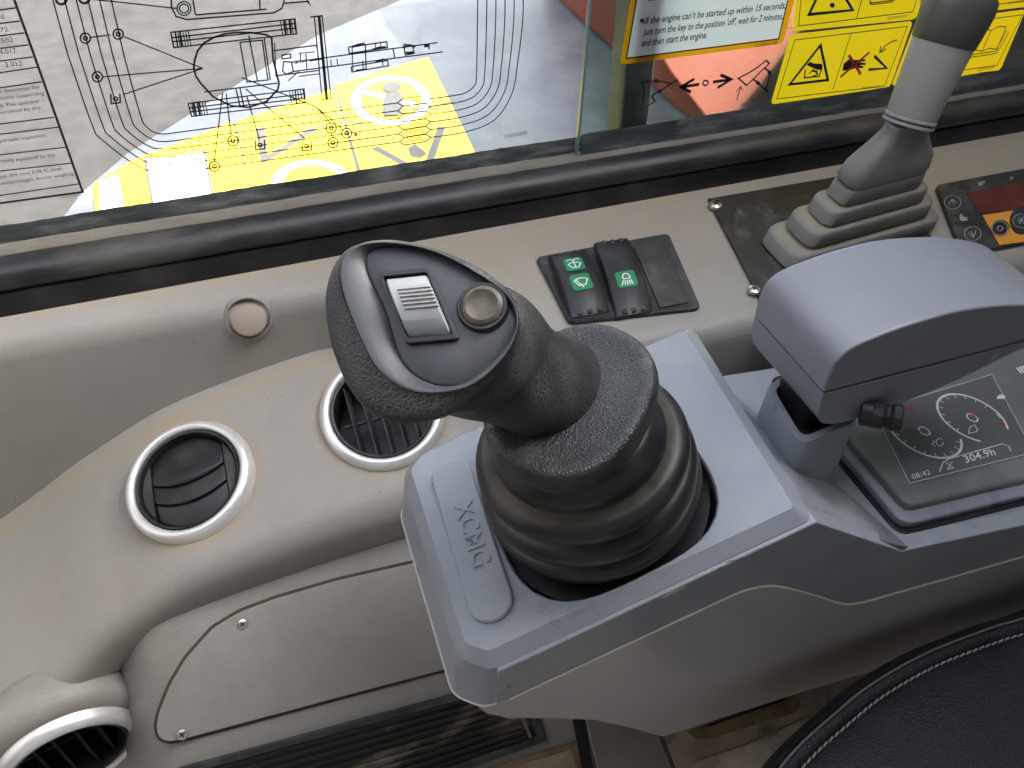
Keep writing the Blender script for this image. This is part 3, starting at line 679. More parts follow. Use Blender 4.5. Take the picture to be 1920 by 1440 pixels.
for s, a, b, h in [("If the engine can't be started up within 15 seconds,", (1209, 44.5), (1472, 15.5), 13), ("just turn the key to the position 'off', wait for 2 minutes,", (1206, 66), (1467, 35.5), 13), ('and then start the engine.', (1202, 87), (1325, 71), 13), ('ensure it can be', (1215, 2), (1260, -3), 12)]:
    text('text_line', s, a, b, h, GR, M['ink'], s1, lift=LT, lean=.22, bold=.00012)
text('part_number', '329900198', (1415, 89), (1456, 83), 6.5, GR, M['ink'], s1, lift=LT, lean=.2)

s2 = thing('blade_lever_label', 'clear label with black dozer blade up and down symbols and double arrow', 'sticker', onp(1320, 160, GR))
q3 = lambda *p: [(1080+x*.2222, y*.2222) for x, y in p]
lines('blade_down_symbol', [q3((540, 705), (565, 690), (578, 780), (572, 850), (540, 928), (600, 900), (665, 852), (640, 812), (650, 800), (705, 770), (862, 672)), q3((540, 705), (575, 690), (680, 683), (810, 703))], GR, .0013, M['ink'], s2, lift=LB)
lines('blade_up_symbol', [q3((1440, 722), (1370, 660), (1450, 620), (1530, 570), (1605, 510), (1630, 535), (1585, 580), (1440, 722)), q3((1590, 575), (1640, 610), (1605, 745), (1622, 780)), q3((1500, 672), (1540, 702), (1620, 775))], GR, .0015, M['ink'], s2, lift=LB)
for cx, cy in ((680, 683), (708, 770), (1632, 612), (1535, 700)): patch('pivot_dot', circ(1080+cx*.2222, cy*.2222, 4, 10), GR, M['ink'], s2, th=.0001, lift=LB)
lines('small_arrow', [q3((498, 830), (482, 945)), q3((458, 908), (480, 950), (505, 915))], GR, .0009, M['ink'], s2, lift=LB)
lines('small_arrow', [q3((1355, 850), (1390, 730)), q3((1352, 770), (1390, 728), (1404, 765))], GR, .0009, M['ink'], s2, lift=LB)
lines('arrow', [q3((1040, 712), (880, 735)), q3((1000, 665), (885, 733), (970, 778))], GR, .0028, M['ink'], s2, lift=LB)
lines('arrow', [q3((1155, 692), (1305, 672)), q3((1220, 632), (1310, 670), (1195, 740))], GR, .0028, M['ink'], s2, lift=LB)
lines('neutral_ring', [circ(1323, 155.5, 4.8, 14)], GR, .0014, M['ink'], s2, closed=True, lift=LB)
text('part_number', '329900267', (1389, 199), (1427, 191), 6, GR, M['ink_grey'], s2, lift=LB, lean=.2)

q4 = lambda *p: [(1400+x*.2778, y*.2778) for x, y in p]
def label(name, lab, outer, inner, at_):
    s = thing(name, lab, 'sticker', onp(*at_, GR))
    sheet('yellow_sheet', q4(*outer), GR, M['yellow_film'], s, lift=LB, r=.005)
    lines('frame_line', [q4(*inner)], GR, .0008, M['ink'], s, closed=True, lift=LT)
    return s
h1 = label('crush_hazard_label', 'yellow hazard label with crushed-hand triangle and red-crossed hand', ((296, 232), (1124, 140), (968, 588), (160, 706)), ((325, 270), (1085, 178), (930, 580), (203, 668)), (1570, 120))
lines('divider', [q4((705, 228), (580, 608))], GR, .0008, M['ink'], h1, lift=LT)
lines('warning_triangle', [q4((498, 305), (290, 570), (548, 540))], GR, .0026, M['ink'], h1, closed=True, lift=LT)
patch('hand_symbol', q4((405, 440), (425, 415), (450, 428), (508, 430), (512, 470), (470, 470), (440, 455)), GR, M['ink'], h1, th=.0001, lift=LT)
lines('gear_symbol', [q4((395, 470), (390, 525), (490, 515), (510, 445)), q4((420, 500), (450, 470), (480, 500), (440, 520)), q4((440, 480), (480, 480))], GR, .0014, M['ink'], h1, lift=LT)
patch('hand_symbol', q4((645, 478), (655, 430), (690, 400), (740, 405), (800, 400), (802, 412), (760, 420), (805, 425), (802, 438), (760, 440), (790, 448), (780, 460), (740, 458), (700, 470)), GR, M['ink'], h1, th=.0001, lift=LT)
lines('red_cross', [q4((632, 520), (830, 352)), q4((690, 372), (770, 502))], GR, .0026, M['ink_red'], h1, lift=LT+.0003)
lines('pinch_symbol', [q4((862, 378), (945, 460), (822, 470))], GR, .0028, M['ink'], h1, lift=LT)
lines('curved_arrow', [q4((1015, 270), (970, 285), (930, 315), (900, 352)), q4((905, 312), (898, 355), (942, 330))], GR, .0012, M['ink'], h1, lift=LT)
text('part_number', '329900321', q4((778, 606))[0], q4((898, 590))[0], 5, GR, M['ink_grey'], h1, lift=LT, lean=.2)
h2 = label('general_warning_label', 'yellow warning label cut off by the top edge, above the crush hazard label', ((345, -120), (308, 212), (1142, 130), (1230, -120)), ((375, -90), (350, 176), (1120, 80), (1180, -90)), (1590, 10))
lines('divider', [q4((800, -90), (742, 122))], GR, .0008, M['ink'], h2, lift=LT)
lines('warning_triangle', [q4((560, -190), (420, 98), (716, 68))], GR, .0028, M['ink'], h2, closed=True, lift=LT)
patch('exclamation_dot', q4(*circ(578, 35, 17, 12)), GR, M['ink'], h2, th=.0001, lift=LT)
lines('booklet_symbol', [q4((850, -60), (832, 22), (1000, 0), (1030, -60)), q4((832, 22), (850, 30), (990, 12))], GR, .001, M['ink'], h2, lift=LT)
text('part_number', '329900207', q4((948, 133))[0], q4((1085, 115))[0], 5, GR, M['ink_grey'], h2, lift=LT, lean=.2)
h3 = label('read_manual_label', 'yellow label with open book symbol, half hidden behind the grey lever', ((1135, 160), (1885, 62), (1712, 474), (975, 582)), ((1165, 190), (1862, 100), (1690, 440), (1015, 540)), (1830, 100))
lines('open_book_symbol', [q4((1560, 205), (1500, 350), (1540, 338), (1590, 345), (1640, 325), (1690, 335), (1750, 180), (1700, 180), (1650, 205), (1600, 192), (1560, 205)), q4((1650, 205), (1590, 345)), q4((1490, 355), (1470, 392), (1600, 375), (1690, 358), (1768, 220)), q4((1500, 372), (1680, 345), (1755, 205))], GR, .0009, M['ink'], h3, lift=LT)
lines('divider', [q4((1480, 140), (1340, 500))], GR, .0008, M['ink'], h3, lift=LT)
text('part_number', '329900228', q4((1556, 480))[0], q4((1670, 462))[0], 5, GR, M['ink_grey'], h3, lift=LT, lean=.2)
h4 = label('upper_right_label', 'yellow label strip at the top right corner above the open book label', ((1200, -200), (1160, 128), (1910, 44), (2000, -200)), ((1230, -150), (1195, 90), (1885, 6), (1960, -150)), (1860, 5))
text('part_number', '329900229', q4((1762, 30))[0], q4((1872, 14))[0], 5, GR, M['ink_grey'], h4, lift=LT, lean=.2)

# ================================================================== OUTSIDE
HZ = -.66
HP = (V((0, 0, HZ)), V((0, 0, 1)))
hood = thing('machine_deck', 'pale grey painted steel deck of the machine outside the window', 'machine deck', onZ(700, 150, -1.9) if False else V((.6, 1.3, -1.88)))
edge = [onZ(x, y, HZ) for x, y in ((90, 440), (150, 360), (235, 288), (330, 228), (470, 140), (600, 62), (760, -5))]
hp = [V((-.25, .80, HZ)), V((-.24, .95, HZ))] + edge + [V((.75, 2.0, HZ)), V((2.4, 2.0, HZ)), V((2.4, .80, HZ))]
prism('deck_top', hp, V((0, 0, 1)), -.03, 0, M['hood'], hood, bevel=.004)
v, f = box_geo(V((1.3, 1.3, HZ-.63)), V((1, 0, 0)), V((0, 1, 0)), V((0, 0, 1)), 1.7, .8, 1.2); mk('deck_body', v, f, M['hood'], hood)
HN = .0006
d1 = thing('no_riding_decal', 'yellow no-riding decal with black figure and falling-person triangle on the grey deck', 'sticker', onZ(760, 230, HZ))
patch('yellow_sheet', [(628, 160), (803, 106), (920, 345), (700, 400)], HP, M['yellow'], d1, lift=HN, r=.01)
lines('ban_ring', [circ(733, 188, 66, 36, 42)], HP, .016, M['paper'], d1, closed=True, lift=HN+.0006)
lines('ban_bar', [[(682, 172), (782, 198)]], HP, .016, M['paper'], d1, lift=HN+.0012)
patch('figure_head', circ(735, 163, 17, 12, 10), HP, M['ink_grey'], d1, lift=HN+.0018)
patch('figure_body', [(724, 174), (752, 172), (756, 200), (748, 216), (720, 216), (718, 200)], HP, M['ink_grey'], d1, lift=HN+.0018)
lines('warning_triangle', [[(702, 276), (796, 328), (828, 238)]], HP, .012, M['ink_grey'], d1, lift=HN+.0006)
patch('figure_body', [(765, 278), (778, 270), (800, 288), (788, 296), (770, 292)], HP, M['ink_grey'], d1, lift=HN+.0006)
lines('divider', [[(665, 232), (850, 190)]], HP, .004, M['ink_grey'], d1, lift=HN+.0006)
d2 = thing('triangle_decal', 'sunlit yellow decal with dark triangle beside the no-riding decal', 'sticker', onZ(560, 280, HZ))
patch('yellow_sheet', [(440, 228), (626, 166), (690, 395), (500, 460)], HP, M['yellow'], d2, lift=HN, r=.01)
lines('warning_triangle', [[(488, 240), (496, 300), (590, 240)]], HP, .014, M['ink_grey'], d2, lift=HN+.0006)
lines('ban_ring', [circ(585, 345, 66, 36, 40)], HP, .016, M['paper'], d2, closed=True, lift=HN+.0006)
d3 = thing('instruction_decal', 'white instruction decal with yellow ends, leftmost on the grey deck', 'sticker', onZ(300, 360, HZ))
patch('yellow_sheet', [(174, 345), (245, 302), (436, 228), (500, 460), (190, 520)], HP, M['yellow'], d3, lift=HN, r=.006)
patch('white_field', [(186, 340), (222, 326), (236, 420), (190, 440)], HP, M['paper'], d3, lift=HN+.0006)
patch('white_field', [(276, 300), (385, 285), (400, 362), (292, 420)], HP, M['paper'], d3, lift=HN+.0006)
lines('frame_line', [[(272, 296), (296, 440)], [(382, 278), (400, 372)]], HP, .003, M['ink_grey'], d3, lift=HN+.0012)
red = thing('red_machine_guard', 'red-orange painted steel body part outside, blurred behind the rear pane', 'machine guard', V((1.2, 1.05, HZ)))
GN = V((.22, -.52, .83)).normalized(); GPl = (V((.6, .98, -.42)), GN)
rp = [onp(x, y, GPl) for x, y in ((1212, -250), (1216, 0), (1226, 85), (1256, 135), (1352, 258), (1380, 420), (2300, 420), (2300, -250))]
prism('guard_plate', rp, GN, -.02, 0, M['redsteel'], red, bevel=.006, seg=3)
v, f = box_geo(V((1.25, 1.44, HZ+.12)), V((1, 0, 0)), V((0, 1, 0)), V((0, 0, 1)), 1.0, .64, .24); mk('deck_shade_box', v, f, M['redsteel'], red, bevel=.02)  # hidden box, enlarged to throw shade over a bright streak on the deck

# ================================================================== CONTROL CONSOLE
ta = rad(18); N1 = V((-math.sin(ta), 0, math.cos(ta))); E1 = V((math.cos(ta), 0, math.sin(ta))); EY = V((0, 1, 0))
BC = dep(1113, 915, .52); P1 = (BC, N1)
con = thing('control_console', 'blue-grey plastic control console carrying the joystick, armrest and display', 'console', (.3, .29, -.70))
Tpx = [(915, 1221), (873, 1206), (770, 880), (789, 854), (1283, 618), (1489, 951)]
Tt = [onp(x, y, P1) for x, y in Tpx]
# tidy: far and near edges parallel to the console axis
cxy = sum(Tt, V((0, 0, 0)))/6
def offs(pts, d):
    out = []; k = len(pts)
    for i in range(k):
        a, p, b = pts[i-1], pts[i], pts[(i+1) % k]
        n1_ = (p-a).normalized().cross(N1); n2_ = (b-p).normalized().cross(N1)
        if n1_.dot(p-cxy) < 0: n1_ = -n1_
        if n2_.dot(p-cxy) < 0: n2_ = -n2_
        s = n1_+n2_; out.append(p + s*(d*2/ max(.6, s.dot(s)))*1.0)
    return out
nb_ = offs(Tt, .0095); dn = V((nb_[5].x-nb_[0].x, nb_[5].y-nb_[0].y, 0)).normalized(); SN = V((dn.y, -dn.x, 0))
SN = SN if SN.y < 0 else -SN
SK = (nb_[0]+SN*.0006, SN)                  # outer face of the console on the seat side
sa_, sb_ = onp(895, 1338, SK), onp(1370, 1116, SK)
def seam_z(x): return sa_.z + .0012 + (sb_.z-sa_.z)/(sb_.x-sa_.x)*(x-sa_.x)
rT = [.003, .003, .004, .004, .006, .003]
Tr = fillet(Tt, rT, 4, True)
So = fillet(offs(Tt, .0075), [x+.003 for x in rT], 4, True)
So = [p - N1*.0072 for p in So]
Bo = [V((p.x, p.y, seam_z(p.x))) for p in fillet(offs(Tt, .0095), [x+.004 for x in rT], 4, True)]
# opening for the boot (rounded square)
hole = []
for i in range(48):
    a = 2*math.pi*i/48; c, s = math.cos(a), math.sin(a); q = 3.2
    r_ = .0664/((abs(c)**q+abs(s)**q)**(1/q)); hole.append(BC + E1*(r_*c*1.0) + EY*(r_*s*.985) - EY*.001)
bm = bmesh.new()
o0 = wl(con)
vo = [bm.verts.new(p-o0) for p in Tr]; vh = [bm.verts.new(p-o0) for p in hole]
eo = [bm.edges.new((vo[i], vo[(i+1) % len(vo)])) for i in range(len(vo))]; eh = [bm.edges.new((vh[i], vh[(i+1) % 48])) for i in range(48)]
bmesh.ops.triangle_fill(bm, use_beauty=True, edges=eo+eh)
bad = [f_ for f_ in bm.faces if (f_.calc_center_median()+o0-BC).length < .058]
bmesh.ops.delete(bm, geom=bad, context='FACES_ONLY')
rim = [bm.verts.new(v_.co - N1*.0015 - (v_.co+o0-BC).normalized()*.0012) for v_ in vh]; low = [bm.verts.new(v_.co - N1*.016 - (v_.co+o0-BC).normalized()*.0012) for v_ in vh]
for A_, B_ in ((vh, rim), (rim, low)):
    for i in range(48): bm.faces.new((A_[i], A_[(i+1) % 48], B_[(i+1) % 48], B_[i]))
sv = [bm.verts.new(p-o0) for p in So]; bv = [bm.verts.new(p-o0) for p in Bo]; k = len(vo)
mid = [bm.verts.new((So[i]*.82+Bo[i]*.18)-o0) for i in range(k)]
for A_, B_ in ((vo, sv), (sv, mid), (mid, bv)):
    for i in range(k): bm.faces.new((A_[i], A_[(i+1) % k], B_[(i+1) % k], B_[i]))
me = bpy.data.meshes.new('joystick_pod'); bm.to_mesh(me); bm.free(); finish(me, 25); me.materials.append(M['blue'])
pod = bpy.data.objects.new('joystick_pod', me); COL.objects.link(pod); pod.parent = con; WL[pod.name] = o0
md = pod.modifiers.new('bevel', 'BEVEL'); md.width = .0016; md.segments = 3; md.limit_method = 'ANGLE'; md.angle_limit = rad(25); md.harden_normals = True
lathe('opening_floor', [(.068, -.016), (.0002, -.0161)], BC, N1, M['strip'], con)
# raised name badge
bq = [(812, 880), (868, 868), (962, 1142), (884, 1165)]
bdir = None
c0 = onp(848, 895, P1); c1 = onp(921, 1128, P1); ax = (c1-c0).normalized(); sd_ = N1.cross(ax).normalized(); rw = .0135
st = []
for i in range(13): a = math.pi*i/12; st.append(c1+ax*(rw*math.sin(a))+sd_*(rw*math.cos(a)))
for i in range(13): a = math.pi*i/12; st.append(c0-ax*(rw*math.sin(a))-sd_*(rw*math.cos(a)))
bdg = prism('name_badge', st, N1, -.002, .0028, M['blue'], con, bevel=.0018, seg=4)
# embossed lettering, reading towards the seat
BP = shift(P1, .0028)
tv, tf = font_mesh('XCMG', 1.0, 3, .006)
x0 = min(p.x for p in tv); x1 = max(p.x for p in tv); A = onp(852, 948, BP); B = onp(888, 1066, BP)
D = (B-A); D = ax*D.length; Hh = (N1.cross(ax)); Hh = Hh if Hh.dot(E1) > 0 else -Hh
mk('embossed_letters', [A + D*((p.x-x0)/(x1-x0)) + Hh*(p.y/.69*.0115) + Hh*.000 + N1*(p.z*.0009) for p in tv], tf, M['blue'], bdg)
# rear section of the console with its upper skirt
def base_z(x): return -.463 - .12*(x-.368)
NB = V((.12, 0, 1)).normalized(); PB = (V((.368, .215, -.463)), NB)
def skx(x, z, pl=None):
    p0, n = pl or SK; return V((x, p0.y-(x-p0.x)*n.x/n.y, z))
seam_px = [(895, 1338), (1000, 1288), (1200, 1195), (1370, 1116), (1410, 1102), (1445, 1097), (1480, 1102), (1530, 1116), (1575, 1130), (1605, 1130), (1660, 1116), (1920, 1042)]
seam = catmull([onp(x, y, SK) for x, y in seam_px], 3)
seam = seam + [skx(.95, seam[-1].z-.05)]
sS_ = [p-N1*.0072 for p in offs(Tt, .0075)]; pk = skx(sS_[5].x+.001, sS_[5].z-.0004); fo = onp(1692, 1034, SK)
x0_ = nb_[0].x+.0065
skirt = [skx(x0_, seam_z(x0_)-.0012)] + [p for p in seam if p.x > x0_+.002] + [skx(.95, base_z(.95)-.004), fo, pk, skx(x0_, sS_[0].z+(sS_[5].z-sS_[0].z)/(sS_[5].x-sS_[0].x)*(x0_-sS_[0].x)-.0004)]
mk('upper_skirt', *prism_geo(skirt, -SN, 0, .012), M['blue_worn'], con, bevel=.0012)
# deck of the rear section
SKd = shift(SK, -.0078)
deck = [skx(.27, base_z(.27), SKd), skx(.95, base_z(.95), SKd), V((.95, .40, base_z(.95))), V((.27, .40, base_z(.27)))]
prism('rear_deck', deck, NB, -.05, 0, M['blue'], con, bevel=.004, seg=3)
# sloping back of the pod
slo = [onp(1284, 617, P1), onp(1491, 953, P1)]
q1 = fo+V((.004, .001, .001)); q2 = V((fo.x-.02, .385, base_z(fo.x)+.001))
rings = []
for t_ in [i/8 for i in range(9)]:
    a = slo[1].lerp(slo[0], t_); a = V((a.x, a.y+(.001-t_*.0), a.z-.0015)); b = q1.lerp(q2, t_)
    mid_ = a.lerp(b, .5)-NB*.004
    rings.append([a, a.lerp(mid_, .5)-NB*.001, mid_, mid_.lerp(b, .5)-NB*.001, b])
v, f = loft_geo(rings, False); mk('pod_back_slope', v, f, M['blue_scuffed'], con, ang=60, solid=.002)
# lower hull
HK = shift(SK, -.0025)
hull = [onp(*q, HK) for q in ((893, 1330), (912, 1344), (960, 1351), (1040, 1352), (1110, 1354), (1180, 1369), (1240, 1386), (1300, 1366), (1500, 1302))]
hull = hull + [skx(.95, -.70, HK), skx(.95, -.5, HK), skx(.4, -.48, HK), skx(.27, -.44, HK), skx(.095, seam_z(.09)+.02, HK)]
vs_, fs = prism_geo(hull, -SN, 0, .14)
k = len(hull)
mk('lower_hull', vs_, fs, M['hull'], con, bevel=.004, seg=3)
stp = [p+SN*.0003+V((0, 0, -.0004)) for p in seam if p.x > x0_-.001]
sm = tube('seam_line', stp, .0009, M['seam'], con, seg=6)
sf = [p for p in Bo if p.x < .1]
sf = sorted(Bo, key=lambda p: (p.y))
fr_ = [V((p.x-.0002, p.y, p.z-.0004)) for p in sorted([p for p in Bo if p.x < .095], key=lambda p: p.y)]
tube('seam_line', fr_, .0008, M['seam'], con, seg=6)
fh = [V((p.x+.003, p.y+.002, p.z+.004)) for p in fr_]; fh2 = [V((p.x+.02, p.y+.004, p.z-.04)) for p in fr_]
v, f = loft_geo([fh, fh2], False); mk('hull_nose', v, f, M['hull'], con)
# armrest pedestal on the rear deck
Zp = -.386
pq = [onZ(1432, 722, Zp), onZ(1500, 838, Zp), onZ(1616, 788, Zp), onZ(1540, 672, Zp)]
pqr = fillet(pq, .010, 5, True)
pcen = sum(pq, V((0, 0, 0)))/4
bot = [V((pcen.x+(p.x-pcen.x)*1.06, pcen.y+(p.y-pcen.y)*1.08, base_z(p.x)-.01)) for p in pqr]
inn = [pcen+(p-pcen)*.80 for p in pqr]; inl = [p-V((0, 0, .02)) for p in inn]
v, f = loft_geo([bot, [p-V((0, 0, .004)) for p in pqr], [pcen+(p-pcen)*.97 for p in pqr], inn, inl], True)
mk('armrest_pedestal', v, f, M['blue'], con, ang=50)
prism('pedestal_opening', [p-V((0, 0, .012)) for p in inn], V((0, 0, 1)), -.002, 0, M['strip'], con)
# dust in scratches on the pod edge
for (cx, cy, sx_, sy_) in ((1262, 1112, 16, 5), (1245, 1120, 8, 3), (1228, 1122, 5, 2), (1280, 1103, 5, 4)):
    pts = [(cx+random.uniform(.5, 1)*sx_*math.cos(a)-.0*sy_, cy-.4*sx_*math.cos(a)*random.uniform(.6, 1)+random.uniform(.4, 1)*sy_*math.sin(a)) for a in [2*math.pi*i/14 for i in range(14)]]
    P = [onp(x, y, shift(SK, .0002)) for x, y in pts]; prism('scuff', P, SN, 0, .0002, M['dust'], con)
for (a, b) in (((1290, 1096), (1306, 1089)), ((1318, 1082), (1326, 1078)), ((1340, 1072), (1352, 1062)), ((1362, 1054), (1392, 1046))):
    v, f = ribbon_geo([onp(*a, shift(SK, .0003)), onp((a[0]+b[0])/2, (a[1]+b[1])/2+1, shift(SK, .0003)), onp(*b, shift(SK, .0003))], .0012, SN); mk('scuff', v, f, M['dust'], con)

# ---- monitor
mon = thing('display_monitor', 'gauge display with two dials and hour reading, set in the console under the armrest', 'display', onp(1800, 850, PB))
mb = [onp(1690, 1002, PB), onp(2080, 905, PB), onp(1900, 640, PB), onp(1560, 770, PB)]
ud = (mb[1]-mb[0]).normalized(); vd = NB.cross(ud).normalized()
if vd.y < 0: vd = -vd
o_ = onp(1688, 998, PB)
def mrect(u0, u1, v0, v1): return [o_+ud*u0+vd*v0, o_+ud*u1+vd*v0, o_+ud*u1+vd*v1, o_+ud*u0+vd*v1]
prism('surround', fillet(mrect(-.004, .30, -.003, .16), .012, 5, True), NB, -.002, .0012, M['strip'], mon, bevel=.0006)
prism('collar', fillet(mrect(0, .30, .001, .155), .011, 5, True), NB, 0, .007, M['blue'], mon, bevel=.002, seg=3)
prism('bezel', fillet(mrect(.008, .29, .010, .15), .008, 5, True), NB, .004, .0135, M['bezel'], mon, bevel=.003, seg=3)
MP = shift(PB, .0139)
scr = [onp(1706, 906, MP), onp(1938, 848, MP), onp(1860, 702, MP), onp(1638, 770, MP)]
so = prism('screen', scr, NB, 0, .0003, M['screen'], mon)
lines('screen_edge', [[(1706, 906), (1938, 848), (1860, 702), (1638, 770)]], shift(MP, .0005), .0005, M['lcd_white'], so, closed=True)
SP = shift(MP, .0006)
def dial(cpx, r, a0, a1, na, red_arc, ticks, hubr=.0042):
    c = onp(*cpx, SP)
    P = lambda rr, a: c + (ud*math.cos(rad(a)) + vd*math.sin(rad(a)))*rr
    v, f = ribbon_geo([P(r, a0+(a1-a0)*i/40) for i in range(41)], .0019, NB); mk('dial_arc', v, f, M['lcd_white'], so)
    g = [ribbon_geo([P(r-.0012, a), P(r-.0045, a)], .0007, NB) for a in ticks]; v, f = join(*g); mk('tick_marks', v, f, M['lcd_white'], so)
    v, f = ribbon_geo([P(r-.002, red_arc[0]+(red_arc[1]-red_arc[0])*i/8) for i in range(9)], .0022, NB); mk('red_zone', v, f, M['lcd_red'], so)
    v, f = ribbon_geo([P(r-.002, red_arc[2]+(red_arc[3]-red_arc[2])*i/5) for i in range(6)], .0022, NB); mk('green_zone', v, f, M['lcd_green'], so)
    v, f = ribbon_geo([P(hubr, 360*i/24) for i in range(24)], .0012, NB, True); mk('hub', v, f, M['lcd_white'], so)
    v, f = ribbon_geo([P(hubr*.6, na), P(r*.62, na)], .0012, NB); mk('needle', [p+NB*.0002 for p in v], f, M['lcd_red'], so)
dial((1733, 808), .0275, 130, 330, 168, (60, 92, 96, 106), [140+18*i for i in range(11)])
dial((1823, 783), .0268, 240, -40, 32, (-38, -18, -14, -2), [200-20*i for i in range(10)])
lines('pump_icon', [circ(1762, 829, 7, 10), [(1752, 826), (1748, 833), (1754, 838)]], SP, .0007, M['lcd_white'], so)
lines('fuel_icon', [[(1816, 813), (1819, 800), (1829, 797), (1832, 809), (1816, 813)], [(1832, 803), (1836, 806)]], SP, .0007, M['lcd_white'], so)
lines('info_bar', [[(1762, 884), (1768, 867), (1780, 860), (1880, 832), (1892, 837), (1895, 846)]], SP, .0008, M['lcd_white'], so)
text('hour_reading', '304.9h', (1811, 868), (1868, 852), 13, SP, M['lcd_white'], so, lean=-.5, bold=.0004)
text('clock_reading', '08:42', (1712, 899), (1746, 889), 9, SP, M['lcd_white'], so, lean=-.5)
lines('hourglass_icon', [[(1776, 880), (1786, 866), (1774, 869), (1788, 877), (1776, 880)]], SP, .0006, M['lcd_white'], so)
patch('turtle_icon', [(1868, 748), (1872, 741), (1880, 739), (1885, 744), (1884, 748)], SP, M['lcd_white'], so, th=.0001)
for i in range(5):
    patch('barcode_bar', [(1905+i*5, 690-i*1.6), (1908+i*5, 689-i*1.6), (1917+i*5, 700-i*1.6), (1914+i*5, 701-i*1.6)], shift(PB, .0137), M['white'], mon, th=.0002)

# ================================================================== ARMREST
arm = thing('armrest_pad', 'satin blue-grey plastic armrest with curved top, overhanging the display', 'armrest', (.36, .30, -.37))
Y0a, Y1a = .262, .336
tops = catmull([V((.3012, 0, -.339)), V((.3008, 0, -.322)), V((.3035, 0, -.3120)), V((.3110, 0, -.3060)), V((.325, 0, -.3025)), V((.348, 0, -.2992)), V((.385, 0, -.2985)), V((.432, 0, -.3065)), V((.475, 0, -.321)), V((.505, 0, -.341))], 5)
bots = catmull([V((.505, 0, -.3425)), V((.455, 0, -.348)), V((.415, 0, -.3605)), V((.375, 0, -.369)), V((.335, 0, -.3725)), V((.315, 0, -.370)), V((.305, 0, -.360)), V((.302, 0, -.3405))], 5)
def armpart(name, prof, mt):
    P = [V((p.x, Y0a, p.z)) for p in prof]
    return mk(name, *prism_geo(P, EY, 0, Y1a-Y0a), mt, arm, bevel=.0062, seg=5, ang=30)
armpart('upper_shell', tops, M['arm']); armpart('lower_shell', bots, M['arm'])
mk('shell_core', *prism_geo([V((.306, Y0a+.004, -.352)), V((.306, Y0a+.004, -.33)), V((.49, Y0a+.004, -.33)), V((.48, Y0a+.004, -.352))], EY, 0, Y1a-Y0a-.008), M['arm'], arm)
v, f = box_geo(V((.335, .300, -.385)), V((1, 0, 0)), EY, V((0, 0, 1)), .03, .035, .05); mk('support_post', v, f, M['black'], arm, bevel=.004)
kc = dep(1660, 780, .515)
ka = V((.75, -.62, .12)).normalized()
tube('knob_stem', [kc-ka*.014, kc-ka*.002], .008, M['black'], arm, seg=16)
lathe('adjustment_knob', [(.0002, -.009), (.0076, -.009), (.0084, -.0075), (.0084, -.002), (.0070, 0), (.0070, .002), (.0084, .004), (.0084, .008), (.0076, .0092), (.0002, .0096)], kc, ka, M['black'], arm, seg=12, ang=25)

# ================================================================== JOYSTICK
joy = thing('joystick', 'black leather-wrapped joystick with grey rocker switch, round button and ribbed rubber boot', 'joystick', BC)
cc = dep(1072, 768, .4345)
axis_d = (cc-BC); H_ = axis_d.length; axn = axis_d.normalized()
prof = []; groove = []
for h0, h1, ra, rb_, rm in ((0, .0135, .0625, .0580, .0655), (.0135, .0325, .0580, .0545, .0645), (.0325, .0535, .0545, .0488, .0612)):
    for i in range(12):
        t_ = i/12; b_ = lerp(ra, rb_, t_); prof.append((b_+(rm-b_)*math.sin(math.pi*t_)**.62, lerp(h0, h1, t_))); groove.append(max(0, 1-min(t_, 1-t_)*7))
prof += [(.0488, .0535), (.0486, .056), (.0484, .059), (.0465, .064), (.0425, .068), (.038, .074)]; groove += [1, .5, 0, 0, 0, 0]
rings = []
for r_, h in prof:
    t_ = h/.09; c = BC + N1*(h*.3) + axn*(h*.7*H_/.088*1.0) if False else BC + (N1*(1-t_)+axn*t_).normalized()*h*H_/.09
    n = (N1*(1-t_*.9)+V((-.22, .02, .97))*t_*.9).normalized(); e1, e2, n = frame(n, E1)
    rings.append([c+(e1*math.cos(a)+e2*math.sin(a))*r_ for a in [2*math.pi*i/72 for i in range(72)]])
v, f = loft_geo(rings, True, True, True); rbo = mk('rubber_boot', v, f, M['rubber'], joy, ang=80)
a_ = rbo.data.attributes.new('dust', 'FLOAT', 'POINT')
for j in range(len(v)): a_.data[j].value = .38*groove[j//72]
# hand rest flange: outline read on a tilted plane
NC = V((-.25, -.05, .967)).normalized(); PC = (cc, NC)
def polar(px_pts, n=56):
    """resample a closed pixel outline by angle about its centroid"""
    P = catmull([V((x, y, 0)) for x, y in px_pts], 10, True)
    c = sum(P, V((0, 0, 0)))/len(P); out = []
    for i in range(n):
        a = 2*math.pi*i/n; d = V((math.cos(a), math.sin(a), 0)); best = None
        for j in range(len(P)):
            p, q = P[j]-c, P[(j+1) % len(P)]-c
            cp = d.x*p.y-d.y*p.x; cq = d.x*q.y-d.y*q.x
            if cp*cq <= 0 and abs(cp-cq) > 1e-9:
                s = cp/(cp-cq); x = p.lerp(q, s)
                if x.dot(d) > 0 and (best is None or x.length > best.length): best = x
        out.append(c+(best or d*10))
    return [(p.x, p.y) for p in out]
colr = [(903, 785), (912, 826), (948, 868), (1022, 903), (1092, 898), (1150, 866), (1195, 815), (1226, 750), (1235, 695), (1213, 647), (1160, 612), (1100, 604), (1040, 620), (970, 665), (920, 725)]
CR = [onp(x, y, PC) for x, y in polar(colr)]
cce = sum(CR, V((0, 0, 0)))/len(CR)
def cring(s, h): return [cce+(p-cce)*s+NC*h for p in CR]
wave = lambda ring, k: ring
rings = [cring(.80, -.017), cring(.93, -.0165), cring(.975, -.014), cring(.998, -.009), cring(1.0, -.005), cring(.985, -.0005), cring(.945, .0022), cring(.87, .0022), cring(.76, .0005), cring(.64, -.0005), cring(.5, -.001), cring(.35, -.001)]
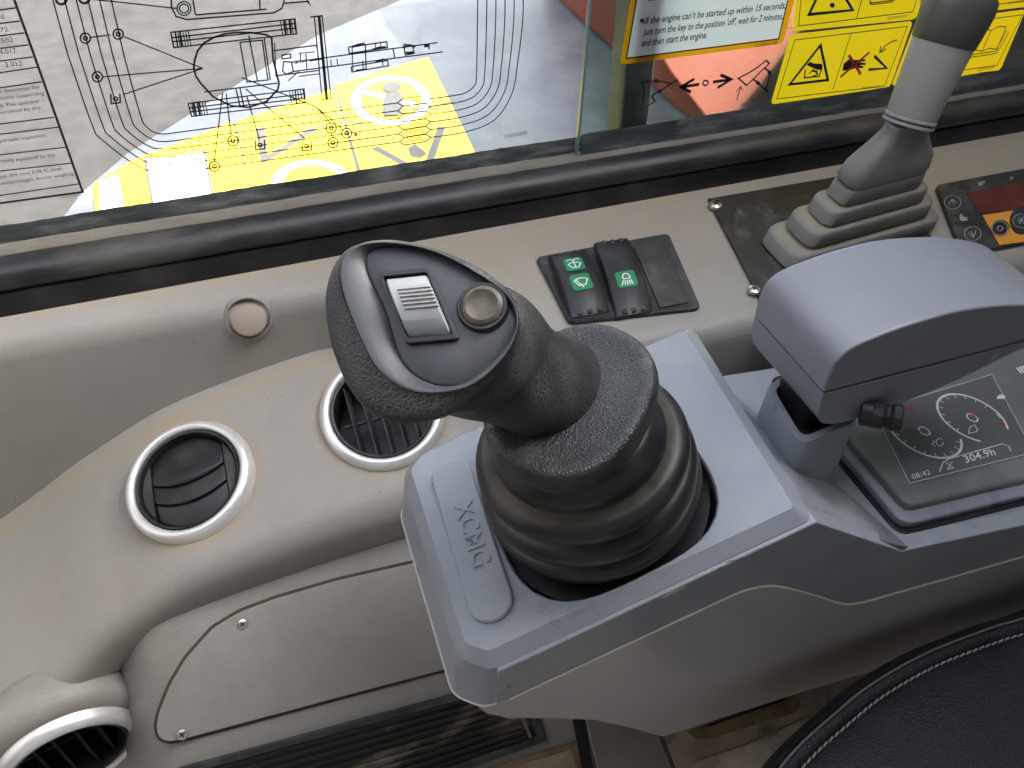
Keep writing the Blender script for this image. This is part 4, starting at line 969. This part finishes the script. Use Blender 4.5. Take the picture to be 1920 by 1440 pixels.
v, f = loft_geo(rings, True, True, True); mk('hand_rest_flange', v, f, M['leather'], joy, ang=80, sub=1)
# grip: lofted from the flange up to the tilted head
NF = V((-.33, -.40, .855)).normalized(); FC = dep(820, 600, .352); PF = (FC, NF)
def sec(pts, h, k=0.0):
    n = (NF*(1-k)+NC*k).normalized(); o = FC+NF*h
    return [onp(x, y, (o, n)) for x, y in polar(pts)]
def ell(cx, cy, a, b, rot, n=14):
    r_ = rad(rot); return [(cx+a*math.cos(t)*math.cos(r_)-b*math.sin(t)*math.sin(r_), cy+a*math.cos(t)*math.sin(r_)+b*math.sin(t)*math.cos(r_)) for t in [2*math.pi*i/n for i in range(n)]]
head = [(612, 545), (613, 600), (628, 665), (662, 738), (712, 784), (775, 794), (845, 778), (910, 735), (955, 680), (975, 620), (966, 566), (925, 523), (860, 486), (790, 462), (730, 452), (675, 458), (632, 487)]
crest = [(636, 500), (640, 540), (655, 585), (684, 652), (712, 697), (766, 732), (824, 737), (888, 721), (948, 666), (972, 610), (962, 562), (890, 509), (811, 470), (734, 455), (680, 458), (648, 474)]
inner = [(684, 485), (694, 520), (724, 584), (747, 661), (775, 700), (824, 722), (876, 716), (925, 676), (962, 627), (966, 594), (940, 550), (880, 506), (810, 473), (745, 461), (704, 465)]
def scl(p, s, dx=0, dy=0):
    cx = sum(q[0] for q in p)/len(p); cy = sum(q[1] for q in p)/len(p)
    return [(cx+(x-cx)*s+dx, cy+(y-cy)*s+dy) for x, y in p]
rings = [sec(ell(1052, 748, 142, 118, -30), -.128, .9), sec(ell(1040, 734, 118, 104, -38), -.116, .8), sec(ell(1010, 720, 104, 96, -45), -.100, .5), sec(ell(958, 694, 109, 98, -50), -.077, .3), sec(ell(900, 660, 134, 112, -50), -.056, .15),
         sec(ell(840, 640, 160, 128, 205), -.038), sec(scl(head, .955, 8, -2), -.026), sec(head, -.014), sec(scl(head, .985, 2, -5), -.006), sec(scl(crest, 1.02, -2, 1), -.0015), sec(crest, 0)]
# smooth the stack along the grip
cols = []
for j in range(len(rings[0])):
    cols.append(catmull([r[j] for r in rings], 4))
rings2 = [[cols[j][i] for j in range(len(cols))] for i in range(len(cols[0]))]
v, f = loft_geo(rings2, True, False, False); mk('grip', v, f, M['leather'], joy, ang=80, sub=1)
cr = sec(crest, 0); inn_ = sec(inner, -.0042); mid_ = [(a*.5+b*.5)+NF*.0012 for a, b in zip(cr, inn_)]
v, f = loft_geo([[p-NF*.0006 for p in cr], cr, [(a*.8+b*.2)+NF*.0012 for a, b in zip(cr, inn_)], mid_, inn_, [p-NF*.002 for p in inn_]], True); mk('worn_rim', v, f, M['grip_worn'], joy, ang=70, sub=1)
inn2 = sec(scl(inner, 1.02), -.0036)
cz = sum(inn2, V((0, 0, 0)))/len(inn2)
v, f = loft_geo([[cz+(p-cz)*1.0-NF*.004 for p in inn2], [cz+(p-cz)*.99-NF*.0006 for p in inn2], [cz+(p-cz)*.95 for p in inn2], [cz+(p-cz)*.5+NF*.001 for p in inn2]], True, False, True)
mk('face_plate', v, f, M['plate'], joy, ang=60)
# rocker switch
RP = (FC-NF*.003, NF)
rk = [onp(x, y, RP) for x, y in ((711, 514), (808, 512), (868, 632), (757, 650))]
rc = sum(rk, V((0, 0, 0)))/4; ru = ((rk[1]-rk[0])+(rk[2]-rk[3])).normalized(); rv = ((rk[3]-rk[0])+(rk[2]-rk[1])); rv = rv.normalized()
rw_, rh_ = (rk[1]-rk[0]).length, (rk[3]-rk[0]).length
def rp_(u, v_, h=0): return rc + ru*u + rv*v_ + NF*h
fo_ = [rp_(a*rw_*.5, b*rh_*.5) for a, b in ((-1, -1), (1, -1), (1, 1), (-1, 1))]; fi_ = [rp_(a*rw_*.42, b*rh_*.43) for a, b in ((-1, -1), (1, -1), (1, 1), (-1, 1))]
fo_ = fillet(fo_, .0022, 4, True); fi_ = fillet(fi_, .0012, 4, True)
sw = bpy.data.objects.new('rocker_switch', None)
v, f = loft_geo([[p-NF*.002 for p in fo_], [p+NF*.0028 for p in fo_], [p+NF*.0030 for p in fi_], [p-NF*.001 for p in fi_]], True)
rf = mk('rocker_switch', v, f, M['black'], joy, bevel=.0006, seg=2)
prism('rocker_well', [p-NF*.0005 for p in fi_], NF, -.0004, 0, M['strip'], rf)
rows = []
NV_ = 40
for i in range(NV_+1):
    s = -1+2*i/NV_; vv = s*rh_*.415
    h = .0105*math.sqrt(max(0, 1-(s*.93)**2)) - .0028
    rows.append([rp_(u*rw_*.40, vv, hh) for u, hh in ((-1, -.002), (-.985, h-.0012), (-.9, h), (.9, h), (.985, h-.0012), (1, -.002))])
v, f = loft_geo(rows, False); rb = mk('rocker', v, f, M['rocker'], rf, ang=50)
for i in range(6):
    s = -.42+.13*i; h = .0105*math.sqrt(1-(s*.93)**2)-.0028
    v, f = box_geo(rp_(rw_*.08, s*rh_*.415, h), ru, rv, NF, rw_*.62, rh_*.022, .0015); mk('ridge', v, f, M['rocker'], rf, bevel=.0003)
# push button
pb = onp(906, 577, RP)
bt = lathe('push_button', [(.0110, -.002), (.0110, .0012), (.0102, .0026), (.0093, .0026), (.0089, .0022)], pb, NF, M['black_dusty'], joy, seg=40)
lathe('button_cap', [(.0090, 0), (.0090, .0026), (.0082, .0036), (.0068, .0040), (.0055, .0034), (.003, .0028), (.0002, .0028)], pb, NF, M['button'], bt, seg=40)

# ================================================================== SWITCH PANEL ON THE LEDGE
e_ = onZ(1160, 530, -.4335)
NSW = V((0, -.126, 1)).normalized(); PS = (V((.3, .5, -.4327)), NSW)
swp = thing('rocker_switch_panel', 'black rocker switch panel with green wiper and work lamp symbols on the ledge', 'switch panel', onp(1160, 530, PS))
patch('frame', [(1003, 488), (1252, 443), (1313, 584), (1066, 612)], PS, M['black_dusty'], swp, th=.0045, lift=-.001, r=.006, bevel=.0018)
patch('frame_recess', [(1017, 497), (1243, 454), (1299, 575), (1068, 603)], PS, M['strip'], swp, th=.0003, lift=.0036, r=.002)
def swrock(quad, label=None):
    q = [onp(x, y, shift(PS, .004)) for x, y in quad]; c = sum(q, V((0, 0, 0)))/4
    uu = ((q[1]-q[0])+(q[2]-q[3])).normalized(); vv = ((q[0]-q[3])+(q[1]-q[2])).normalized(); W = (q[1]-q[0]).length; Hq = (q[0]-q[3]).length
    rows = []
    for i in range(25):
        s = -1+2*i/24; h = .0105*math.sqrt(max(0, 1-(s*.88)**2)) - .003 + .0012*s
        rows.append([c+uu*(a*W*.5)+vv*(s*Hq*.5)+NSW*hh for a, hh in ((-1, -.004), (-.97, h-.0013), (-.88, h), (.88, h), (.97, h-.0013), (1, -.004))])
    v, f = loft_geo(rows, False); f = f + [(0, 1, 2, 3, 4, 5), (144+0, 144+5, 144+4, 144+3, 144+2, 144+1)]
    o = mk('rocker', v, f, M['black'], swp, ang=50)
    for s in (-.93, .93):
        for a in (-.5, 0, .5):
            h = .0105*math.sqrt(1-(s*.88)**2)-.003+.0012*s
            v, f = box_geo(c+uu*(a*W*.5)+vv*(s*Hq*.5)+NSW*(h), uu, vv, NSW, W*.12, Hq*.05, .002); mk('grip_notch', v, f, M['black_dusty'], o, bevel=.0005)
    return o, c, uu, vv, W, Hq
def icon(rk_, cs, size, strokes, wd=.0011):
    o, c, uu, vv, W, Hq = rk_
    s = cs; h = .0105*math.sqrt(1-(s*.88)**2)-.003+.0012*s
    dh = (.0105*math.sqrt(1-((s+.05)*.88)**2) - .0105*math.sqrt(1-((s-.05)*.88)**2))/(.1*Hq*.5)+.0012/(Hq*.5)
    v2 = (vv+NSW*dh).normalized(); n2 = uu.cross(v2); n2 = n2 if n2.z > 0 else -n2
    p = c+vv*(s*Hq*.5)+NSW*(h+.0001)
    sq = fillet([p+uu*(a*size*.5)+v2*(b*size*.5) for a, b in ((-1, -1), (1, -1), (1, 1), (-1, 1))], size*.2, 4, True)
    ic = prism('icon_tile', sq, n2, 0, .0003, M['green'], o)
    g = [ribbon_geo([p+uu*(x*size)+v2*(y*size)+n2*.0005 for x, y in st_], size*.06, n2) for st_ in strokes]
    v, f = join(*g); mk('icon_symbol', v, f, M['white'], ic)
A1 = swrock([(1028, 484), (1098, 471), (1142, 586), (1072, 598)])
A2 = swrock([(1112, 461), (1178, 452), (1228, 582), (1150, 596)])
fan = [[(-.34, .12), (-.18, .2), (0, .23), (.18, .2), (.34, .12), (.16, -.22), (0, -.18), (-.16, -.22), (-.34, .12)]]
icon(A1, .46, .0165, [[(-.34, .0), (-.18, .09), (0, .12), (.18, .09), (.34, .0), (.16, -.30), (0, -.26), (-.16, -.30), (-.34, .0)], [(0, -.36), (0, .2)], [(0, .2), (-.06, .33), (-.2, .36), (-.34, .28)], [(0, .2), (.06, .33), (.2, .36), (.34, .28)]])
icon(A1, -.14, .0175, fan+[[(.02, -.32), (-.22, .14)], [(-.04, -.30), (.06, -.34)]])
icon(A2, -.22, .0175, [[(-.16, .02), (-.16, .14), (-.1, .28), (0, .34), (.14, .3), (.2, .14), (.2, .02), (-.16, .02)], [(-.17, -.08), (-.30, -.36)], [(-.07, -.08), (-.14, -.36)], [(.03, -.08), (.0, -.36)], [(.13, -.08), (.13, -.36)], [(.22, -.08), (.25, -.36)]])
patch('blank_plate', [(1188, 467), (1240, 456), (1290, 570), (1236, 580)], PS, M['black_dusty'], swp, th=.0022, lift=.0030, r=.0012, bevel=.0006)

# ================================================================== LEVER BASE PLATE AND LEVER
lp = thing('lever_base_plate', 'scuffed black mounting plate under the grey lever boot', 'mounting plate', onp(1450, 450, PS))
patch('plate', [(1326, 375), (1660, 318), (1760, 470), (1830, 560), (1448, 640), (1418, 552)], PS, M['plate_black'], lp, th=.002, lift=.0005, bevel=.0006)
LPp = shift(PS, .0026)
screw_full(1341, 386, LPp, lp, 1.5, 0); screw_full(1414, 545, LPp, lp, 1.3, 0)
lv = thing('blade_lever', 'tall grey lever with square stepped rubber boot and dark olive knob', 'lever', onp(1590, 440, PS))
bb = [onp(x, y, LPp) for x, y in ((1424, 446), (1478, 515), (1762, 432), (1690, 372))]
lx = ((bb[2]-bb[1])).normalized(); ly = NSW.cross(lx); bc = (bb[0]+bb[1]+bb[2]+bb[3])/4
hw = (bb[2]-bb[1]).length/2; hd = (bb[0]-bb[1]).length/2
def rrect(c, a, b, r_, n=6):
    return fillet([c+lx*(i*a)+ly*(j*b) for i, j in ((-1, -1), (1, -1), (1, 1), (-1, 1))], r_, n, True)
lt = onp(1700, 238, (V((0, .50, 0)), V((0, -1, 0))))     # collar at the top of the boot
def tier(k): return bc.lerp(lt, k)
Hb = (lt-bc).length
tiers = [(0, 1.0), (.155, .82), (.30, .66), (.45, .53)]
for i, (k0, s) in enumerate(tiers):
    k1 = k0+.15; s2 = s*.93; c0_ = tier(k0); c1_ = tier(k1-.02)
    ra = .013*s+.003
    rings = [rrect(c0_, hw*s*.95, hd*s*.95, ra), rrect(c0_+NSW*.0015, hw*s, hd*s, ra), rrect(c0_.lerp(c1_, .82), hw*s*.985, hd*s*.985, ra), rrect(c0_.lerp(c1_, .95), hw*s*.965, hd*s*.965, ra), rrect(c1_, hw*s*.93, hd*s*.93, ra), rrect(c1_+NSW*.0005, hw*s*.70, hd*s*.70, ra*.8), rrect(tier(k1+.03), hw*s*.66, hd*s*.66, ra*.8)]
    v, f = loft_geo(rings, True, True, True); bt_ = mk('boot_tier', v, f, M['lever_boot'], lv, ang=60)
    kk = len(rings[0]); a_ = bt_.data.attributes.new('dust', 'FLOAT', 'POINT')
    for j in range(len(v)): a_.data[j].value = (0, 0, 0, 0, .2, 1, 1)[j//kk]
c0_ = tier(.59); c1_ = lt
rings = [rrect(c0_, hw*.50, hd*.52, .012), rrect(c0_.lerp(c1_, .08), hw*.53, hd*.54, .012), rrect(c0_.lerp(c1_, .35), hw*.50, hd*.52, .014), rrect(c0_.lerp(c1_, .72), hw*.34, hd*.42, .014), rrect(c0_.lerp(c1_, .88), hw*.28, hd*.38, .014), rrect(c1_, hw*.26, hd*.35, .014), rrect(c1_+NSW*.006, hw*.255, hd*.34, .014)]
v, f = loft_geo(rings, True, True, True); mk('boot_top', v, f, M['lever_boot'], lv, ang=60)
l2 = onp(1795, 20, (V((0, .515, 0)), V((0, -1, 0))))
ld = (l2-lt).normalized(); LL = (l2-lt).length
def lring(t_, a, b): 
    e1, e2, n = frame(ld, lx); c = lt+ld*(LL*t_)
    return [c+e1*(a*math.cos(q))+e2*(b*math.sin(q)) for q in [2*math.pi*i/32 for i in range(32)]]
for t_ in (.02, .065):
    v, f = loft_geo([lring(t_, .0205, .0185), lring(t_+.008, .0222, .0205), lring(t_+.028, .0222, .0205), lring(t_+.036, .0205, .0185)], True, True, True); mk('collar_ring', v, f, M['lever'], lv, ang=50)
v, f = loft_geo([lring(.08, .0208, .019), lring(.12, .0216, .0198), lring(.4, .0236, .0208), lring(.72, .0262, .0222), lring(.735, .0262, .0222)], True, True, True); mk('shaft', v, f, M['lever'], lv, ang=50)
v, f = loft_geo([lring(.732, .0266, .0226), lring(.74, .0272, .0232), lring(.9, .0290, .0250), lring(1.02, .0298, .0262), lring(1.12, .0285, .0255), lring(1.20, .022, .0195), lring(1.23, .012, .011)], True, True, True); mk('knob', v, f, M['lever_cap'], lv, ang=50)

# ================================================================== CLIMATE PANEL
cp = thing('climate_panel', 'black climate control panel with red display and orange keypad at the right edge', 'control panel', onp(1850, 410, PS))
cq = [(1752, 354), (2060, 296), (2160, 412), (1800, 484)]
patch('housing', cq, PS, M['black_dusty'], cp, th=.005, lift=.0, r=.004, bevel=.0015)
CPp = shift(PS, .0054)
patch('display', [(1812, 362), (2040, 318), (2070, 370), (1838, 402)], CPp, M['reddisp'], cp, th=.0003)
patch('keypad', [(1842, 404), (2080, 366), (2120, 425), (1874, 460)], CPp, M['orange'], cp, th=.0003)
for (cx, cy, gly) in ((1786, 379, 'u'), (1824, 438, 'd'), (1875, 428, 'o'), (1915, 414, 's')):
    if gly in 'os': bo = patch('button', circ(cx, cy, 17 if gly == 'o' else 22, 24, 14 if gly == 'o' else 26), CPp, M['black'], cp, th=.0012, lift=.0003)
    else: bo = cp
    pq_ = shift(CPp, .002 if gly in 'os' else .0006)
    lines('button_ring', [circ(cx, cy, 15.5, 24, 13)], pq_, .0007, M['rocker'], bo, closed=True)
    if gly == 'u': lines('up_symbol', [[(cx-7, cy+5), (cx-1, cy-6), (cx+8, cy+2)], [(cx-1, cy-5), (cx+3, cy+5)]], pq_, .0009, M['rocker'], bo)
    if gly == 'd': lines('down_symbol', [[(cx-9, cy-3), (cx+1, cy+7), (cx+6, cy-6)], [(cx-3, cy-5), (cx+1, cy+6)]], pq_, .0009, M['rocker'], bo)
    if gly == 'o': lines('power_symbol', [circ(cx, cy, 5, 12, 4.5)], pq_, .0008, M['rocker'], bo, closed=True)
    if gly == 's': lines('snow_symbol', [[(cx-8, cy), (cx+8, cy-2)], [(cx-5, cy-7), (cx+5, cy+6)], [(cx+4, cy-8), (cx-4, cy+6)]], pq_, .0009, M['rocker'], bo)
patch('hand_symbol', [(1799, 408), (1800, 402), (1804, 402), (1805, 406), (1813, 408), (1814, 414), (1802, 415)], CPp, M['rocker'], cp, th=.0002, lift=.0004)
text('set_text', 'SET', (1834, 348), (1847, 345), 6, CPp, M['white'], cp, lift=.0004)
text('mode_text', 'M', (1894, 337), (1899, 336), 5, CPp, M['white'], cp, lift=.0004)

# ================================================================== SEAT
SZ = -.552
st_px = [(1395, 1500), (1425, 1440), (1470, 1386), (1530, 1331), (1585, 1284), (1640, 1247), (1695, 1216), (1750, 1191), (1840, 1157), (1920, 1131)]
so_ = [onZ(x, y, SZ) for x, y in st_px]
so_ = [V((.205, -.05, SZ)), V((.212, .06, SZ))] + so_ + [V((.62, .19, SZ)), V((.75, .15, SZ)), V((.80, 0, SZ)), V((.78, -.28, SZ)), V((.5, -.34, SZ)), V((.25, -.28, SZ))]
so_ = catmull(so_, 8, True)
sc_ = V((.50, -.06, SZ))
seat = thing('operator_seat', 'black leather seat cushion with pale double stitching, bottom right corner', 'seat', (.5, -.06, -.72))
def inset(d, h): return [p + (sc_-p).normalized()*d + V((0, 0, h)) for p in so_]
rings = [inset(.03, -.11), inset(.004, -.06), inset(-.001, -.03), inset(.0, -.012), inset(.003, -.004), inset(.0075, -.002)]
v, f = loft_geo(rings, True, True, False); mk('cushion_side', v, f, M['seat'], seat, ang=80)
rings = [inset(.0065, -.006), inset(.0085, -.0008), inset(.0125, .0015), inset(.0165, .0008), inset(.019, -.0004)]
v, f = loft_geo(rings, True, False, False); mk('piping_band', v, f, M['seat'], seat, ang=80)
rings = [inset(.0185, -.003), inset(.020, .0002), inset(.026, .0032), inset(.04, .0065), inset(.07, .0105), inset(.12, .0125), inset(.17, .012), [sc_+V((0, 0, .011))+(p-sc_)*.05 for p in so_]]
v, f = loft_geo(rings, True, False, True); mk('cushion_top', v, f, M['seat'], seat, ang=80)
# stitches
sm_v, sm_f = tube_geo([V((-.0026, 0, 0)), V((-.0016, .0002, .0006)), V((.0016, -.0002, .0006)), V((.0026, 0, 0))], [.0004, .00075, .00075, .0004], 6)
STM = unit_mesh('stitch', sm_v, sm_f, M['thread'])
path = inset(.0215, .0016)
acc_ = 0; nst = 0
for i in range(len(path)):
    a, b = path[i], path[(i+1) % len(path)]; d = b-a; Ld = d.length
    while acc_ < Ld:
        p = a+d*(acc_/Ld)
        if p.y > .10 and p.x < .60:
            e1 = d.normalized(); ez = V((0, 0, 1)); e2 = ez.cross(e1); e1 = (e1+e2*.28).normalized(); e2 = ez.cross(e1)
            inst('stitch', STM, p, e1, e2, ez, seat); nst += 1
        acc_ += .0058
    acc_ -= Ld
vis = [p for p in inset(.0105, .0022) if p.y > .02 and p.x < .64]
tube('piping_cord', sorted(vis, key=lambda p: p.x), .0009, M['cord'], seat, seg=6)
